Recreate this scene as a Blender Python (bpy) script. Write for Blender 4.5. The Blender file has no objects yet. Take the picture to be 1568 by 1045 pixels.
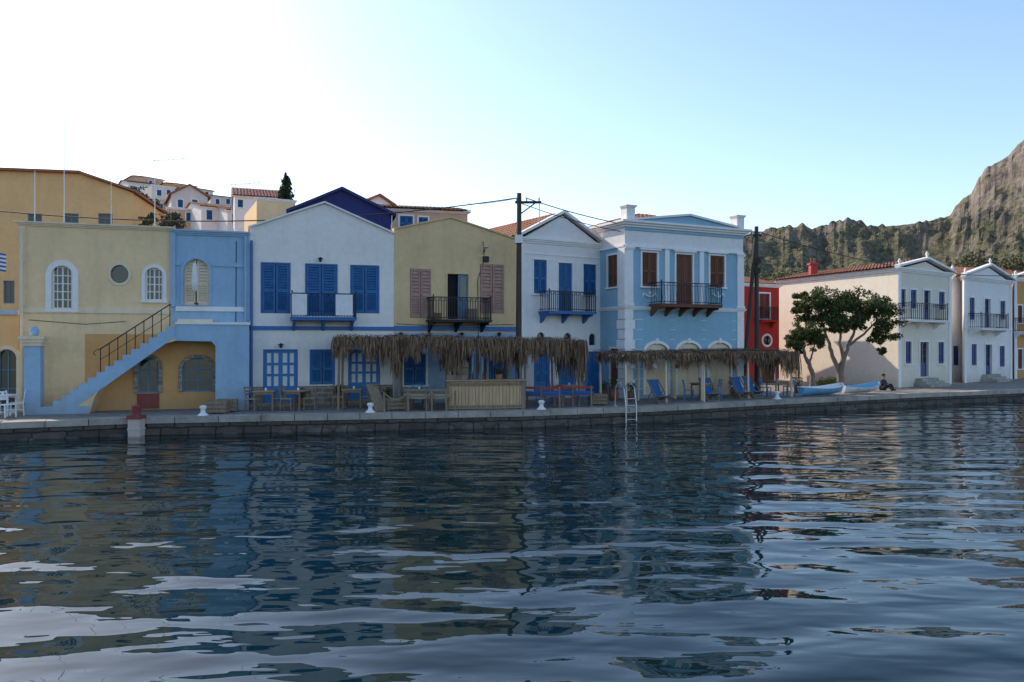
import bpy, bmesh, math, random
from mathutils import Vector, Matrix, noise
random.seed(7)
V=Vector
FP=1220.0; CX=784.0; HY=525.0; CH=3.2; Q=0.6
rnd=random.uniform
scene=bpy.context.scene

# ------------------------------------------------------------------ materials
def nt(name):
    m=bpy.data.materials.new(name); m.use_nodes=True
    t=m.node_tree; b=t.nodes['Principled BSDF']
    return m,t,b
def N(t,typ,**k):
    n=t.nodes.new(typ)
    for a,v in k.items(): setattr(n,a,v)
    return n
def noise_n(t,co,scale,det=4,rough=.6,mapscale=None,rot=None,dist=0):
    if mapscale or rot:
        mp=N(t,'ShaderNodeMapping'); 
        if mapscale: mp.inputs['Scale'].default_value=mapscale
        if rot: mp.inputs['Rotation'].default_value=rot
        t.links.new(co,mp.inputs['Vector']); co=mp.outputs[0]
    n=N(t,'ShaderNodeTexNoise'); n.inputs['Scale'].default_value=scale; n.inputs['Detail'].default_value=det; n.inputs['Roughness'].default_value=rough; n.inputs['Distortion'].default_value=dist
    t.links.new(co,n.inputs['Vector']); return n.outputs['Fac']
def ramp(t,fac,a,b,ca=(0,0,0,1),cb=(1,1,1,1)):
    r=N(t,'ShaderNodeValToRGB'); e=r.color_ramp.elements
    e[0].position=a; e[1].position=b; e[0].color=ca; e[1].color=cb
    t.links.new(fac,r.inputs[0]); return r.outputs[0]
def mixc(t,fac,a,b,bt='MIX'):
    m=N(t,'ShaderNodeMixRGB',blend_type=bt)
    for s,i in ((fac,0),(a,1),(b,2)):
        if isinstance(s,(int,float)): m.inputs[i].default_value=s
        elif isinstance(s,tuple): m.inputs[i].default_value=s if len(s)==4 else (*s,1)
        else: t.links.new(s,m.inputs[i])
    return m.outputs[0]
def math_n(t,op,a,b=0.0):
    m=N(t,'ShaderNodeMath',operation=op)
    for s,i in ((a,0),(b,1)):
        if isinstance(s,(int,float)): m.inputs[i].default_value=s
        else: t.links.new(s,m.inputs[i])
    return m.outputs[0]
def bump(t,b,h,strength=.5,dist=.01):
    n=N(t,'ShaderNodeBump'); n.inputs['Strength'].default_value=strength; n.inputs['Distance'].default_value=dist
    t.links.new(h,n.inputs['Height']); t.links.new(n.outputs[0],b.inputs['Normal']); return n
def co_obj(t): return N(t,'ShaderNodeTexCoord').outputs['Object']

def stucco(name,col,dirt=.5,streak=.45,var=.16,dirtcol=(.26,.20,.14)):
    m,t,b=nt(name); c=co_obj(t)
    n1=noise_n(t,c,.7,5,.65); v=ramp(t,n1,.3,.7,(1-var,1-var,1-var,1),(1,1,1,1))
    colr=mixc(t,1.0,col,v,'MULTIPLY')
    n0=noise_n(t,c,5,6,.7); v0=ramp(t,n0,.35,.62,(.92,.91,.89,1),(1,1,1,1)); colr=mixc(t,1.0,colr,v0,'MULTIPLY')
    n2=noise_n(t,c,1.0,5,.7,(3.2,3.2,.32)); s=ramp(t,n2,.50,.76)
    colr=mixc(t,math_n(t,'MULTIPLY',s,streak),colr,tuple(x*.55+y*.25 for x,y in zip(col,dirtcol)))
    n4=noise_n(t,c,1.7,8,.75); pch=ramp(t,n4,.62,.66)
    colr=mixc(t,math_n(t,'MULTIPLY',pch,.45*dirt+.1),colr,tuple(x*.45+y for x,y in zip(col,dirtcol)))
    sp=N(t,'ShaderNodeSeparateXYZ'); t.links.new(c,sp.inputs[0])
    n3=noise_n(t,c,2.2,5,.7)
    h=math_n(t,'ADD',sp.outputs['Z'],math_n(t,'MULTIPLY',n3,-1.6))
    d=N(t,'ShaderNodeMapRange'); d.inputs['From Min'].default_value=-.9; d.inputs['From Max'].default_value=.3; d.inputs['To Min'].default_value=dirt; d.inputs['To Max'].default_value=0
    t.links.new(h,d.inputs['Value'])
    colr=mixc(t,d.outputs[0],colr,dirtcol)
    t.links.new(colr,b.inputs['Base Color']); b.inputs['Roughness'].default_value=.9; b.inputs['Specular IOR Level'].default_value=.2
    nb=noise_n(t,c,18,6,.7); bump(t,b,nb,.5,.012)
    return m
def paint(name,col,rough=.55,var=.25,sc=6,bd=.004,metal=0,spec=.4,bs=40):
    m,t,b=nt(name); c=co_obj(t)
    n1=noise_n(t,c,sc,6,.7); v=ramp(t,n1,.3,.7,(1-var,1-var,1-var,1),(1+var*.3,1+var*.3,1+var*.3,1))
    t.links.new(mixc(t,1.0,col,v,'MULTIPLY'),b.inputs['Base Color'])
    b.inputs['Roughness'].default_value=rough; b.inputs['Metallic'].default_value=metal; b.inputs['Specular IOR Level'].default_value=spec
    if bd: bump(t,b,noise_n(t,c,bs,4,.6),.4,bd)
    return m
def islandmat(name,c1,c2,rough=.8,transl=0):
    m,t,b=nt(name); g=N(t,'ShaderNodeNewGeometry')
    c=ramp(t,g.outputs['Random Per Island'],0,1,(*c1,1),(*c2,1))
    t.links.new(c,b.inputs['Base Color']); b.inputs['Roughness'].default_value=rough; b.inputs['Specular IOR Level'].default_value=.25
    if transl:
        tr=N(t,'ShaderNodeBsdfTranslucent'); t.links.new(c,tr.inputs[0]); mx=N(t,'ShaderNodeMixShader'); mx.inputs[0].default_value=transl
        t.links.new(b.outputs[0],mx.inputs[1]); t.links.new(tr.outputs[0],mx.inputs[2]); t.links.new(mx.outputs[0],t.nodes['Material Output'].inputs[0])
    return m
def woodm(name,c1,c2,sc=(14,14,1.2),rough=.75):
    m,t,b=nt(name); c=co_obj(t); n=noise_n(t,c,1.0,6,.7,sc)
    t.links.new(ramp(t,n,.3,.7,(*c1,1),(*c2,1)),b.inputs['Base Color']); b.inputs['Roughness'].default_value=rough
    bump(t,b,n,.5,.006); return m
def brickm(name,c1,c2,mortar,bw,bh,ms=.02,rough=.9,mapv=None,bd=.03):
    m,t,b=nt(name); c=co_obj(t)
    sp=N(t,'ShaderNodeSeparateXYZ'); t.links.new(c,sp.inputs[0]); cb=N(t,'ShaderNodeCombineXYZ')
    t.links.new(sp.outputs[0],cb.inputs[0]); t.links.new(sp.outputs[2 if mapv!='xy' else 1],cb.inputs[1])
    nz=N(t,'ShaderNodeTexNoise'); nz.inputs['Scale'].default_value=2.5; t.links.new(c,nz.inputs['Vector'])
    ds=N(t,'ShaderNodeVectorMath',operation='MULTIPLY_ADD'); t.links.new(nz.outputs['Color'],ds.inputs[0]); ds.inputs[1].default_value=(.16,.12,0); t.links.new(cb.outputs[0],ds.inputs[2])
    br=N(t,'ShaderNodeTexBrick'); br.inputs['Color1'].default_value=(*c1,1); br.inputs['Color2'].default_value=(*c2,1); br.inputs['Mortar'].default_value=(*mortar,1)
    br.inputs['Scale'].default_value=1; br.inputs['Brick Width'].default_value=bw; br.inputs['Row Height'].default_value=bh; br.inputs['Mortar Size'].default_value=ms; br.inputs['Mortar Smooth'].default_value=.4
    t.links.new(ds.outputs[0],br.inputs['Vector'])
    n=noise_n(t,c,3,6,.7); v=ramp(t,n,.3,.7,(.55,.55,.55,1),(1.1,1.1,1.1,1))
    t.links.new(mixc(t,1.0,br.outputs[0],v,'MULTIPLY'),b.inputs['Base Color']); b.inputs['Roughness'].default_value=rough
    hh=math_n(t,'SUBTRACT',math_n(t,'MULTIPLY',n,.8),br.outputs['Fac']); bump(t,b,hh,.7,bd)
    return m

M={}
M['yellow']=stucco('yellow_stucco',(.95,.68,.39),.4)
M['ochre']=stucco('ochre_stucco',(.74,.40,.16),.35)
M['cream']=stucco('cream_trim',(.88,.72,.52),.2)
M['ltblue']=stucco('light_blue_stucco',(.36,.53,.70),.4)
M['white']=stucco('white_stucco',(.90,.83,.78),.45,.3,.1)
M['white2']=stucco('white_stucco_cool',(.86,.82,.80),.4,.3,.1)
M['warmwhite']=stucco('warm_white_stucco',(.80,.72,.60),.3,.25,.08)
M['pinkwhite']=stucco('pinkish_white_stucco',(.80,.68,.62),.4)
M['olive']=stucco('faded_yellow_ochre_stucco',(.82,.58,.32),.5,.55,.2)
M['aqua']=stucco('aqua_blue_stucco',(.31,.51,.64),.4,.45)
M['red']=stucco('red_stucco',(.55,.045,.035),.3)
M['navy']=stucco('navy_blue_stucco',(.03,.045,.17),.2,.3)
M['orange']=stucco('orange_stucco',(.70,.35,.13),.3)
M['beige']=stucco('beige_orange_stucco',(.72,.46,.30),.3)
M['bigochre']=stucco('sandy_ochre_stucco',(.84,.53,.25),.3,.3)
M['trimw']=paint('white_trim_paint',(.85,.81,.78),.7,.12,3)
M['trimb']=paint('blue_trim_paint',(.035,.16,.42),.5,.2)
M['blue']=paint('blue_shutter_paint',(.028,.14,.34),.5,.35,5)
M['blue2']=paint('azure_door_paint',(.03,.20,.47),.45,.3,5)
M['dkblue']=paint('dark_blue_shutter_paint',(.05,.08,.22),.5,.3,5)
M['bluegrey']=paint('blue_grey_paint',(.12,.22,.32),.6,.3,5)
M['brown']=woodm('brown_shutter_wood',(.11,.040,.022),(.22,.085,.045))
M['pink']=paint('faded_pink_brown_shutter',(.46,.27,.21),.8,.3,4)
M['iron']=paint('wrought_iron',(.02,.02,.023),.5,.3,10,0,.3)
M['ironb']=paint('blue_black_iron',(.02,.035,.08),.5,.3,10,0,.2)
M['steel']=paint('galvanised_steel',(.55,.56,.58),.4,.2,10,0,.6)
M['stone']=brickm('rubble_stone',(.38,.30,.22),(.26,.20,.15),(.46,.40,.33),.42,.2,.03)
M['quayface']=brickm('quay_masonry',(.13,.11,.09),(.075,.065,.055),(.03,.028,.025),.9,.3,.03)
M['cap']=paint('quay_cap_stone',(.42,.38,.33),.85,.45,1.3,.02,0,.2,9)
M['pave']=brickm('quay_paving',(.30,.27,.235),(.24,.22,.19),(.14,.125,.11),.7,.45,.02,.9,'xy',.015)
M['wood']=woodm('weathered_wood',(.16,.11,.07),(.32,.24,.16))
M['woodlt']=woodm('pale_plank_wood',(.42,.26,.14),(.62,.43,.25),(9,9,1.0))
M['woodh']=woodm('pale_plank_horizontal',(.26,.17,.10),(.42,.30,.18),(1.2,9,9))
M['pole']=woodm('creosote_pole_wood',(.035,.025,.018),(.085,.062,.045),(20,20,.8))
M['bark']=woodm('bark',(.12,.085,.06),(.26,.20,.15),(12,12,3))
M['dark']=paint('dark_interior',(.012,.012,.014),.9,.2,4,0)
M['whiteplast']=paint('white_painted_metal',(.75,.75,.75),.4,.08,6,0)
M['redp']=paint('red_paint',(.42,.035,.03),.5,.2,6)
M['maroon']=paint('faded_maroon',(.26,.06,.05),.7,.25,6)
M['cloth']=paint('white_cloth',(.78,.76,.74),.9,.12,4,.004)
M['clothb']=paint('blue_canvas',(.035,.14,.36),.9,.2,8,.003)
M['boatb']=paint('boat_light_blue',(.16,.42,.66),.35,.12,5,0)
M['boatw']=paint('boat_white',(.78,.79,.80),.3,.08,5,0)
M['rope']=paint('rope_fibre',(.38,.31,.22),.95,.3,30,.004)
M['terra']=paint('terracotta',(.36,.14,.07),.8,.3,6,.003)
M['skin']=paint('skin',(.40,.24,.17),.6,.08,6,0)
M['shirt']=paint('dark_shirt',(.03,.035,.06),.9,.2,8,.002)
M['trous']=paint('dark_trousers',(.035,.035,.04),.9,.2,8,.002)
M['hair']=paint('dark_hair',(.02,.014,.01),.7,.2,20,.002)
M['thatch']=islandmat('dry_palm_thatch',(.075,.045,.028),(.34,.22,.135),.95)
M['leaf']=islandmat('tamarisk_leaves',(.030,.050,.014),(.12,.145,.045),.6,.3)
M['leafd']=islandmat('cypress_leaves',(.014,.03,.014),(.045,.07,.03),.7)
M['bush']=islandmat('scrub_leaves',(.045,.055,.025),(.12,.13,.06),.8)
def glassm():
    m,t,b=nt('window_glass'); c=co_obj(t); b.inputs['Base Color'].default_value=(.015,.02,.024,1); b.inputs['Roughness'].default_value=.08
    b.inputs['Specular IOR Level'].default_value=.6; bump(t,b,noise_n(t,c,1.5,2,.5),.3,.02); return m
M['glass']=glassm()
def tilem():
    m,t,b=nt('terracotta_roof_tiles'); c=co_obj(t)
    n=noise_n(t,c,3.5,5,.7); col=ramp(t,n,.3,.72,(.20,.07,.035,1),(.48,.18,.085,1))
    n2=noise_n(t,c,1.2,4,.7); col=mixc(t,ramp(t,n2,.5,.75),col,(.26,.17,.11,1))
    t.links.new(col,b.inputs['Base Color']); b.inputs['Roughness'].default_value=.9
    w=N(t,'ShaderNodeTexWave'); w.inputs['Scale'].default_value=1.3; w.inputs['Distortion'].default_value=.5; t.links.new(c,w.inputs['Vector']); bump(t,b,w.outputs[1],.4,.03)
    return m
M['tile']=tilem()
def hillm():
    m,t,b=nt('rocky_hillside'); c=co_obj(t); g=N(t,'ShaderNodeNewGeometry')
    sp=N(t,'ShaderNodeSeparateXYZ'); t.links.new(g.outputs['Normal'],sp.inputs[0])
    pz=N(t,'ShaderNodeSeparateXYZ'); t.links.new(g.outputs['Position'],pz.inputs[0])
    n1=noise_n(t,c,.045,8,.7); rock=ramp(t,n1,.35,.66,(.31,.26,.24,1),(.53,.45,.40,1))
    n1b=noise_n(t,c,.22,8,.8,(1,1,.7)); rock=mixc(t,1.0,rock,ramp(t,n1b,.38,.60,(.52,.51,.52,1),(1.1,1.07,1.04,1)),'MULTIPLY')
    n2=noise_n(t,c,.09,6,.75); scrub=ramp(t,noise_n(t,c,.6,5,.75),.40,.60,(.09,.10,.055,1),(.30,.26,.17,1))
    f=math_n(t,'ADD',math_n(t,'MULTIPLY',sp.outputs[2],.40),math_n(t,'MULTIPLY',n2,.9))
    f=math_n(t,'SUBTRACT',f,math_n(t,'MULTIPLY',pz.outputs[2],.004))
    n3=noise_n(t,c,.45,7,.8); f=math_n(t,'ADD',f,math_n(t,'MULTIPLY',n3,.8))
    fr=ramp(t,f,.80,.98)
    t.links.new(mixc(t,fr,rock,scrub),b.inputs['Base Color']); b.inputs['Roughness'].default_value=1; b.inputs['Specular IOR Level'].default_value=.05
    bump(t,b,noise_n(t,c,.22,10,.78),1.0,3.6)
    return m
M['hill']=hillm()
def waterm():
    m,t,b=nt('harbour_water'); g=N(t,'ShaderNodeNewGeometry'); c=g.outputs['Position']
    b.inputs['Base Color'].default_value=(.0012,.012,.017,1); b.inputs['Roughness'].default_value=.01; b.inputs['IOR'].default_value=1.34
    prev=None
    for s_,ms,rot,d,det in ((.95,(.50,1,1),10,.120,.6),(2.6,(.45,1,1),-10,.020,1),(7,(.40,1,1),12,.0022,1)):
        n=noise_n(t,c,s_,det,.4,ms,(0,0,math.radians(rot)),.3)
        bp=N(t,'ShaderNodeBump'); bp.inputs['Strength'].default_value=1; bp.inputs['Distance'].default_value=d; t.links.new(n,bp.inputs['Height'])
        if prev: t.links.new(prev,bp.inputs['Normal'])
        prev=bp.outputs[0]
    t.links.new(prev,b.inputs['Normal'])
    return m
M['water']=waterm()

# ------------------------------------------------------------------ geometry kit
class Part:
    def __init__(s): s.v=[];s.f=[];s.mi=[];s.mats=[];s.sm=[]
    def mid(s,m):
        m=M[m]
        if m not in s.mats: s.mats.append(m)
        return s.mats.index(m)
    def face(s,pts,m,sm=False):
        i=len(s.v); s.v+= [tuple(p) for p in pts]; s.f.append(tuple(range(i,i+len(pts)))); s.mi.append(s.mid(m)); s.sm.append(sm)
    def mesh(s,vs,fs,m,sm=False):
        i=len(s.v); s.v+=[tuple(p) for p in vs]; k=s.mid(m)
        for f in fs: s.f.append(tuple(i+j for j in f)); s.mi.append(k); s.sm.append(sm)
    def box(s,x0,x1,y0,y1,z0,z1,m):
        vs=[(x,y,z) for z in (z0,z1) for y in (y0,y1) for x in (x0,x1)]
        s.mesh(vs,[(0,2,3,1),(4,5,7,6),(0,1,5,4),(2,6,7,3),(0,4,6,2),(1,3,7,5)],m)
    def beam(s,p0,p1,w,h,m):
        p0,p1=V(p0),V(p1); d=(p1-p0).normalized(); up=V((0,0,1)) if abs(d.z)<.95 else V((0,1,0))
        a=d.cross(up).normalized(); b=a.cross(d).normalized()
        vs=[p+a*i*w/2+b*j*h/2 for p in (p0,p1) for j in (-1,1) for i in (-1,1)]
        s.mesh(vs,[(0,2,3,1),(4,5,7,6),(0,1,5,4),(2,6,7,3),(0,4,6,2),(1,3,7,5)],m)
    def extr(s,poly,y0,y1,m):
        n=len(poly); vs=[(a,y0,z) for a,z in poly]+[(a,y1,z) for a,z in poly]
        s.mesh(vs,[tuple(range(n)),tuple(range(2*n-1,n-1,-1))]+[(i,(i+1)%n,n+(i+1)%n,n+i) for i in range(n)],m)
    def tube(s,p0,p1,r0,r1,m,n=8,cap=True):
        p0,p1=V(p0),V(p1); d=(p1-p0).normalized(); up=V((0,0,1)) if abs(d.z)<.95 else V((0,1,0))
        a=d.cross(up).normalized(); b=a.cross(d)
        vs=[p+(a*math.cos(2*math.pi*i/n)+b*math.sin(2*math.pi*i/n))*r for p,r in ((p0,r0),(p1,r1)) for i in range(n)]
        s.mesh(vs,[(i,(i+1)%n,n+(i+1)%n,n+i) for i in range(n)],m,True)
        if cap: s.mesh(vs,[tuple(range(n)),tuple(range(n,2*n))],m)
    def path(s,pts,rs,m,n=8):
        if not isinstance(rs,(list,tuple)): rs=[rs]*len(pts)
        pts=[V(p) for p in pts]; vs=[];fs=[]
        for k,p in enumerate(pts):
            d=(pts[min(k+1,len(pts)-1)]-pts[max(k-1,0)]).normalized(); up=V((0,0,1)) if abs(d.z)<.9 else V((0,1,0))
            a=d.cross(up).normalized(); b=a.cross(d)
            vs+=[p+(a*math.cos(2*math.pi*i/n)+b*math.sin(2*math.pi*i/n))*rs[k] for i in range(n)]
            if k: 
                o=(k-1)*n; fs+=[(o+i,o+(i+1)%n,o+n+(i+1)%n,o+n+i) for i in range(n)]
        s.mesh(vs,fs,m,True)
    def ball(s,c,r,m,sc=(1,1,1),nu=12,nv=8):
        vs=[];fs=[]
        for j in range(nv+1):
            th=math.pi*j/nv
            for i in range(nu):
                ph=2*math.pi*i/nu; vs.append((c[0]+r*sc[0]*math.sin(th)*math.cos(ph),c[1]+r*sc[1]*math.sin(th)*math.sin(ph),c[2]+r*sc[2]*math.cos(th)))
        for j in range(nv):
            for i in range(nu): fs.append((j*nu+i,j*nu+(i+1)%nu,(j+1)*nu+(i+1)%nu,(j+1)*nu+i))
        s.mesh(vs,fs,m,True)
    def lathe(s,c,prof,m,n=14):
        vs=[];fs=[]
        for r,z in prof: vs+=[(c[0]+r*math.cos(2*math.pi*i/n),c[1]+r*math.sin(2*math.pi*i/n),c[2]+z) for i in range(n)]
        for k in range(len(prof)-1): fs+=[(k*n+i,k*n+(i+1)%n,(k+1)*n+(i+1)%n,(k+1)*n+i) for i in range(n)]
        s.mesh(vs,fs,m,True)
    def wall(s,a0,a1,z0,z1,holes,m,y=0.,rev=.2,zones=(),revm=None,back='dark'):
        A={a0,a1};Z={z0,z1}
        for h in list(holes)+[q[:4] for q in zones]:
            A|={min(max(h[0],a0),a1),min(max(h[1],a0),a1)}; Z|={min(max(h[2],z0),z1),min(max(h[3],z0),z1)}
        A=sorted(A);Z=sorted(Z)
        for i in range(len(A)-1):
            for j in range(len(Z)-1):
                if A[i+1]-A[i]<1e-5 or Z[j+1]-Z[j]<1e-5: continue
                ca=(A[i]+A[i+1])/2; cz=(Z[j]+Z[j+1])/2
                if any(h[0]<ca<h[1] and h[2]<cz<h[3] for h in holes): continue
                mm=m
                for q in zones:
                    if q[0]<ca<q[1] and q[2]<cz<q[3]: mm=q[4]
                s.face([(A[i],y,Z[j]),(A[i+1],y,Z[j]),(A[i+1],y,Z[j+1]),(A[i],y,Z[j+1])],mm)
        rm=revm or m
        for h in holes:
            h0,h1,h2,h3=h[:4]; r=y+rev
            s.face([(h0,y,h2),(h0,r,h2),(h0,r,h3),(h0,y,h3)],rm); s.face([(h1,y,h2),(h1,r,h2),(h1,r,h3),(h1,y,h3)],rm)
            s.face([(h0,y,h3),(h0,r,h3),(h1,r,h3),(h1,y,h3)],rm); s.face([(h0,y,h2),(h0,r,h2),(h1,r,h2),(h1,y,h2)],rm)
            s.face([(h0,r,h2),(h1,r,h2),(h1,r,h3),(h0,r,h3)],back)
    def archfill(s,h,rise,m,y=0.,rev=.2,n=8,full=False):
        a0,a1,z0,z1=h[:4]; ca=(a0+a1)/2; ra=(a1-a0)/2
        def fan(corner,t0,t1,cz,rz):
            pts=[(ca+ra*math.cos(t0+(t1-t0)*k/n),cz+rz*math.sin(t0+(t1-t0)*k/n)) for k in range(n+1)]
            for k in range(n):
                s.face([(corner[0],y,corner[1]),(pts[k][0],y,pts[k][1]),(pts[k+1][0],y,pts[k+1][1])],m)
                s.face([(pts[k][0],y,pts[k][1]),(pts[k+1][0],y,pts[k+1][1]),(pts[k+1][0],y+rev,pts[k+1][1]),(pts[k][0],y+rev,pts[k][1])],m,True)
        cz=(z0+z1)/2 if full else z1-rise; rz=(z1-z0)/2 if full else rise
        P=math.pi
        fan((a1,z1),0,P/2,cz,rz); fan((a0,z1),P,P/2,cz,rz)
        if full: fan((a0,z0),P,1.5*P,cz,rz); fan((a1,z0),2*P,1.5*P,cz,rz)
    def band(s,inner,outer,y0,y1,m,closed=False):
        n=len(inner); rng=range(n if closed else n-1)
        for k in rng:
            j=(k+1)%n; i0,i1,o0,o1=inner[k],inner[j],outer[k],outer[j]
            s.face([(i0[0],y0,i0[1]),(i1[0],y0,i1[1]),(o1[0],y0,o1[1]),(o0[0],y0,o0[1])],m)
            s.face([(o0[0],y0,o0[1]),(o1[0],y0,o1[1]),(o1[0],y1,o1[1]),(o0[0],y1,o0[1])],m)
            s.face([(i0[0],y0,i0[1]),(i1[0],y0,i1[1]),(i1[0],y1,i1[1]),(i0[0],y1,i0[1])],m)
        if not closed:
            for k in (0,-1): s.face([(inner[k][0],y0,inner[k][1]),(outer[k][0],y0,outer[k][1]),(outer[k][0],y1,outer[k][1]),(inner[k][0],y1,inner[k][1])],m)
    def archband(s,h,rise,w,proud,m,n=14,y=0.):
        a0,a1,z0,z1=h[:4]; ca=(a0+a1)/2; ra=(a1-a0)/2; cz=z1-rise
        inn=[(a0,z0)]+[(ca-ra*math.cos(math.pi*k/n),cz+rise*math.sin(math.pi*k/n)) for k in range(n+1)]+[(a1,z0)]
        out=[(a0-w,z0)]+[(ca-(ra+w)*math.cos(math.pi*k/n),cz+(rise+w)*math.sin(math.pi*k/n)) for k in range(n+1)]+[(a1+w,z0)]
        s.band(inn,out,y-proud,y+.01,m)
    def ringband(s,h,w,proud,m,n=24):
        a0,a1,z0,z1=h[:4]; ca=(a0+a1)/2; cz=(z0+z1)/2; ra=(a1-a0)/2; rz=(z1-z0)/2
        f=lambda e:[(ca+(ra+e)*math.cos(2*math.pi*k/n),cz+(rz+e)*math.sin(2*math.pi*k/n)) for k in range(n)]
        s.band(f(0),f(w),-proud,.01,m,True)
    def casing(s,h,w,proud,m,sill=True,y=0.):
        a0,a1,z0,z1=h[:4]
        s.box(a0-w,a0,y-proud,y+.01,z0,z1,m); s.box(a1,a1+w,y-proud,y+.01,z0,z1,m); s.box(a0-w,a1+w,y-proud-.003,y+.01,z1,z1+w,m)
        if sill: s.box(a0-w-.04,a1+w+.04,y-proud-.05,y+.01,z0-.07,z0,m)
    def shutters(s,h,m,y=.03,leaves=2,slats=14):
        a0,a1,z0,z1=h[:4]; w=(a1-a0)/leaves
        for i in range(leaves):
            x0=a0+i*w+.014; x1=a0+(i+1)*w-.014; st=min(.08,w*.15)
            s.box(x0,x0+st,y,y+.045,z0+.01,z1-.01,m); s.box(x1-st,x1,y,y+.045,z0+.01,z1-.01,m)
            zm=z0+(z1-z0)*.45
            for q0,q1 in ((z0+.011,z0+.12),(zm-.04,zm+.04),(z1-.09,z1-.011)): s.box(x0+st,x1-st,y+.004,y+.043,q0,q1,m)
            for lo,hi,k in ((z0+.12,zm-.04,slats//2),(zm+.04,z1-.09,slats-slats//2)):
                pt=(hi-lo)/k
                for j in range(k):
                    zz=lo+j*pt; s.face([(x0+st,y+.002,zz),(x1-st,y+.002,zz),(x1-st,y+.055,zz+pt*.95),(x0+st,y+.055,zz+pt*.95)],m)
            s.face([(x0+st,y+.058,z0+.02),(x1-st,y+.058,z0+.02),(x1-st,y+.058,z1-.02),(x0+st,y+.058,z1-.02)],m)
            s.ball((x1-.03 if i==0 else x0+.03,y-.01,zm),.018,'iron',nu=6,nv=4)
    def glazed(s,h,nx,ny,m,y=.1,fw=.07,mw=.035,panel=0,pane='glass'):
        a0,a1,z0,z1=h[:4]
        s.box(a0,a0+fw,y,y+.06,z0,z1,m); s.box(a1-fw,a1,y,y+.06,z0,z1,m); s.box(a0+fw,a1-fw,y+.002,y+.058,z1-fw,z1,m); s.box(a0+fw,a1-fw,y+.002,y+.058,z0,z0+fw,m)
        zz=z0+fw
        if panel:
            zz=z0+(z1-z0)*panel; s.box(a0+fw,a1-fw,y+.012,y+.05,z0+fw,zz,m); 
            for i in range(2):
                c0=a0+fw+(a1-a0-2*fw)*(i*.5+.08); c1=a0+fw+(a1-a0-2*fw)*(i*.5+.42); s.box(c0,c1,y+.002,y+.013,z0+fw+.06,zz-.07,m)
        for i in range(1,nx): x=a0+(a1-a0)*i/nx; wd=mw*(1.6 if i*2==nx else 1); s.box(x-wd/2,x+wd/2,y+.004,y+.05,zz,z1-fw,m)
        for j in range(1,ny): z=zz+(z1-fw-zz)*j/ny; s.box(a0+fw,a1-fw,y+.006,y+.048,z-mw/2,z+mw/2,m)
        s.face([(a0+fw,y+.035,zz),(a1-fw,y+.035,zz),(a1-fw,y+.035,z1-fw),(a0+fw,y+.035,z1-fw)],pane)
    def cornice(s,a0,a1,z,h,proj,m,y=0.,steps=3,ends=True,y1=.05):
        for i in range(steps):
            pr=proj*(i+1)/steps; e=pr if ends else 0; s.box(a0-e,a1+e,y-pr,y+y1,z+h*i/steps,z+h*(i+1)/steps,m)
    def rake(s,aA,zA,aB,zB,th,proj,m,y1=.1):
        s.extr([(aA,zA),(aB,zB),(aB,zB+th),(aA,zA+th)],-proj,y1,m)
    def balcony(s,a0,a1,z,dep,rh,sm,im,sl=.12,bal=22,br=3,bulge=False):
        s.box(a0,a1,-dep,0,z-sl,z,sm); s.box(a0-.03,a1+.03,-dep-.03,0,z-.04,z+.003,sm)
        for i in range(br):
            x=a0+.12+(a1-a0-.24)*i/(br-1)
            p=[(0,z-sl),(-dep*.85,z-sl),(-dep*.8,z-sl-.09),(-dep*.45,z-sl-.13),(-.16,z-sl-.32),(0,z-sl-.42)]
            n=len(p); vs=[(x-.055,q[0],q[1]) for q in p]+[(x+.055,q[0],q[1]) for q in p]
            s.mesh(vs,[tuple(range(n)),tuple(range(n,2*n))]+[(k,(k+1)%n,n+(k+1)%n,n+k) for k in range(n)],sm)
        d=dep-.04; x0=a0+.03; x1=a1-.03
        for zz,w in ((z+rh,.045),(z+.09,.03),(z+rh-.14,.02)):
            s.beam((x0,-d,zz),(x1,-d,zz),w,w,im); s.beam((x0,-d,zz),(x0,0,zz),w,w,im); s.beam((x1,-d,zz),(x1,0,zz),w,w,im)
        for i in range(bal+1):
            x=x0+(x1-x0)*i/bal; r=.012
            if bulge: s.path([(x,-d,z+.02),(x,-d-.07,z+rh*.25),(x,-d-.03,z+rh*.55),(x,-d,z+rh)],r,im,4)
            else: s.beam((x,-d,z),(x,-d,z+rh),r*2,r*2,im)
            if i<bal and i%2==0: s.ball(((x0+(x1-x0)*(i+.5)/bal),-d,z+rh-.07),.03,im,(1,.3,1),6,4)
        ns=max(3,int(dep/.13))
        for i in range(1,ns):
            yy=-d*i/ns
            for x in (x0,x1): s.beam((x,yy,z),(x,yy,z+rh),.02,.02,im)
        for x in (x0,x1): s.beam((x,-d,z-.02),(x,-d,z+rh+.05),.045,.045,im); s.ball((x,-d,z+rh+.08),.035,im,nu=8,nv=6)
    def hull(s,w,h,dep,m,z0=0,roof='cap'):
        s.face([(.01,0.0,z0),(.01,dep,z0),(.01,dep,h),(.01,0.0,h)],m); s.face([(w-.01,0.0,z0),(w-.01,dep,z0),(w-.01,dep,h),(w-.01,0.0,h)],m)
        s.face([(.01,dep,z0),(w-.01,dep,z0),(w-.01,dep,h),(.01,dep,h)],m)
        if roof: s.face([(.01,.01,h-.06),(w-.01,.01,h-.06),(w-.01,dep,h-.06),(.01,dep,h-.06)],roof)
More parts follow.
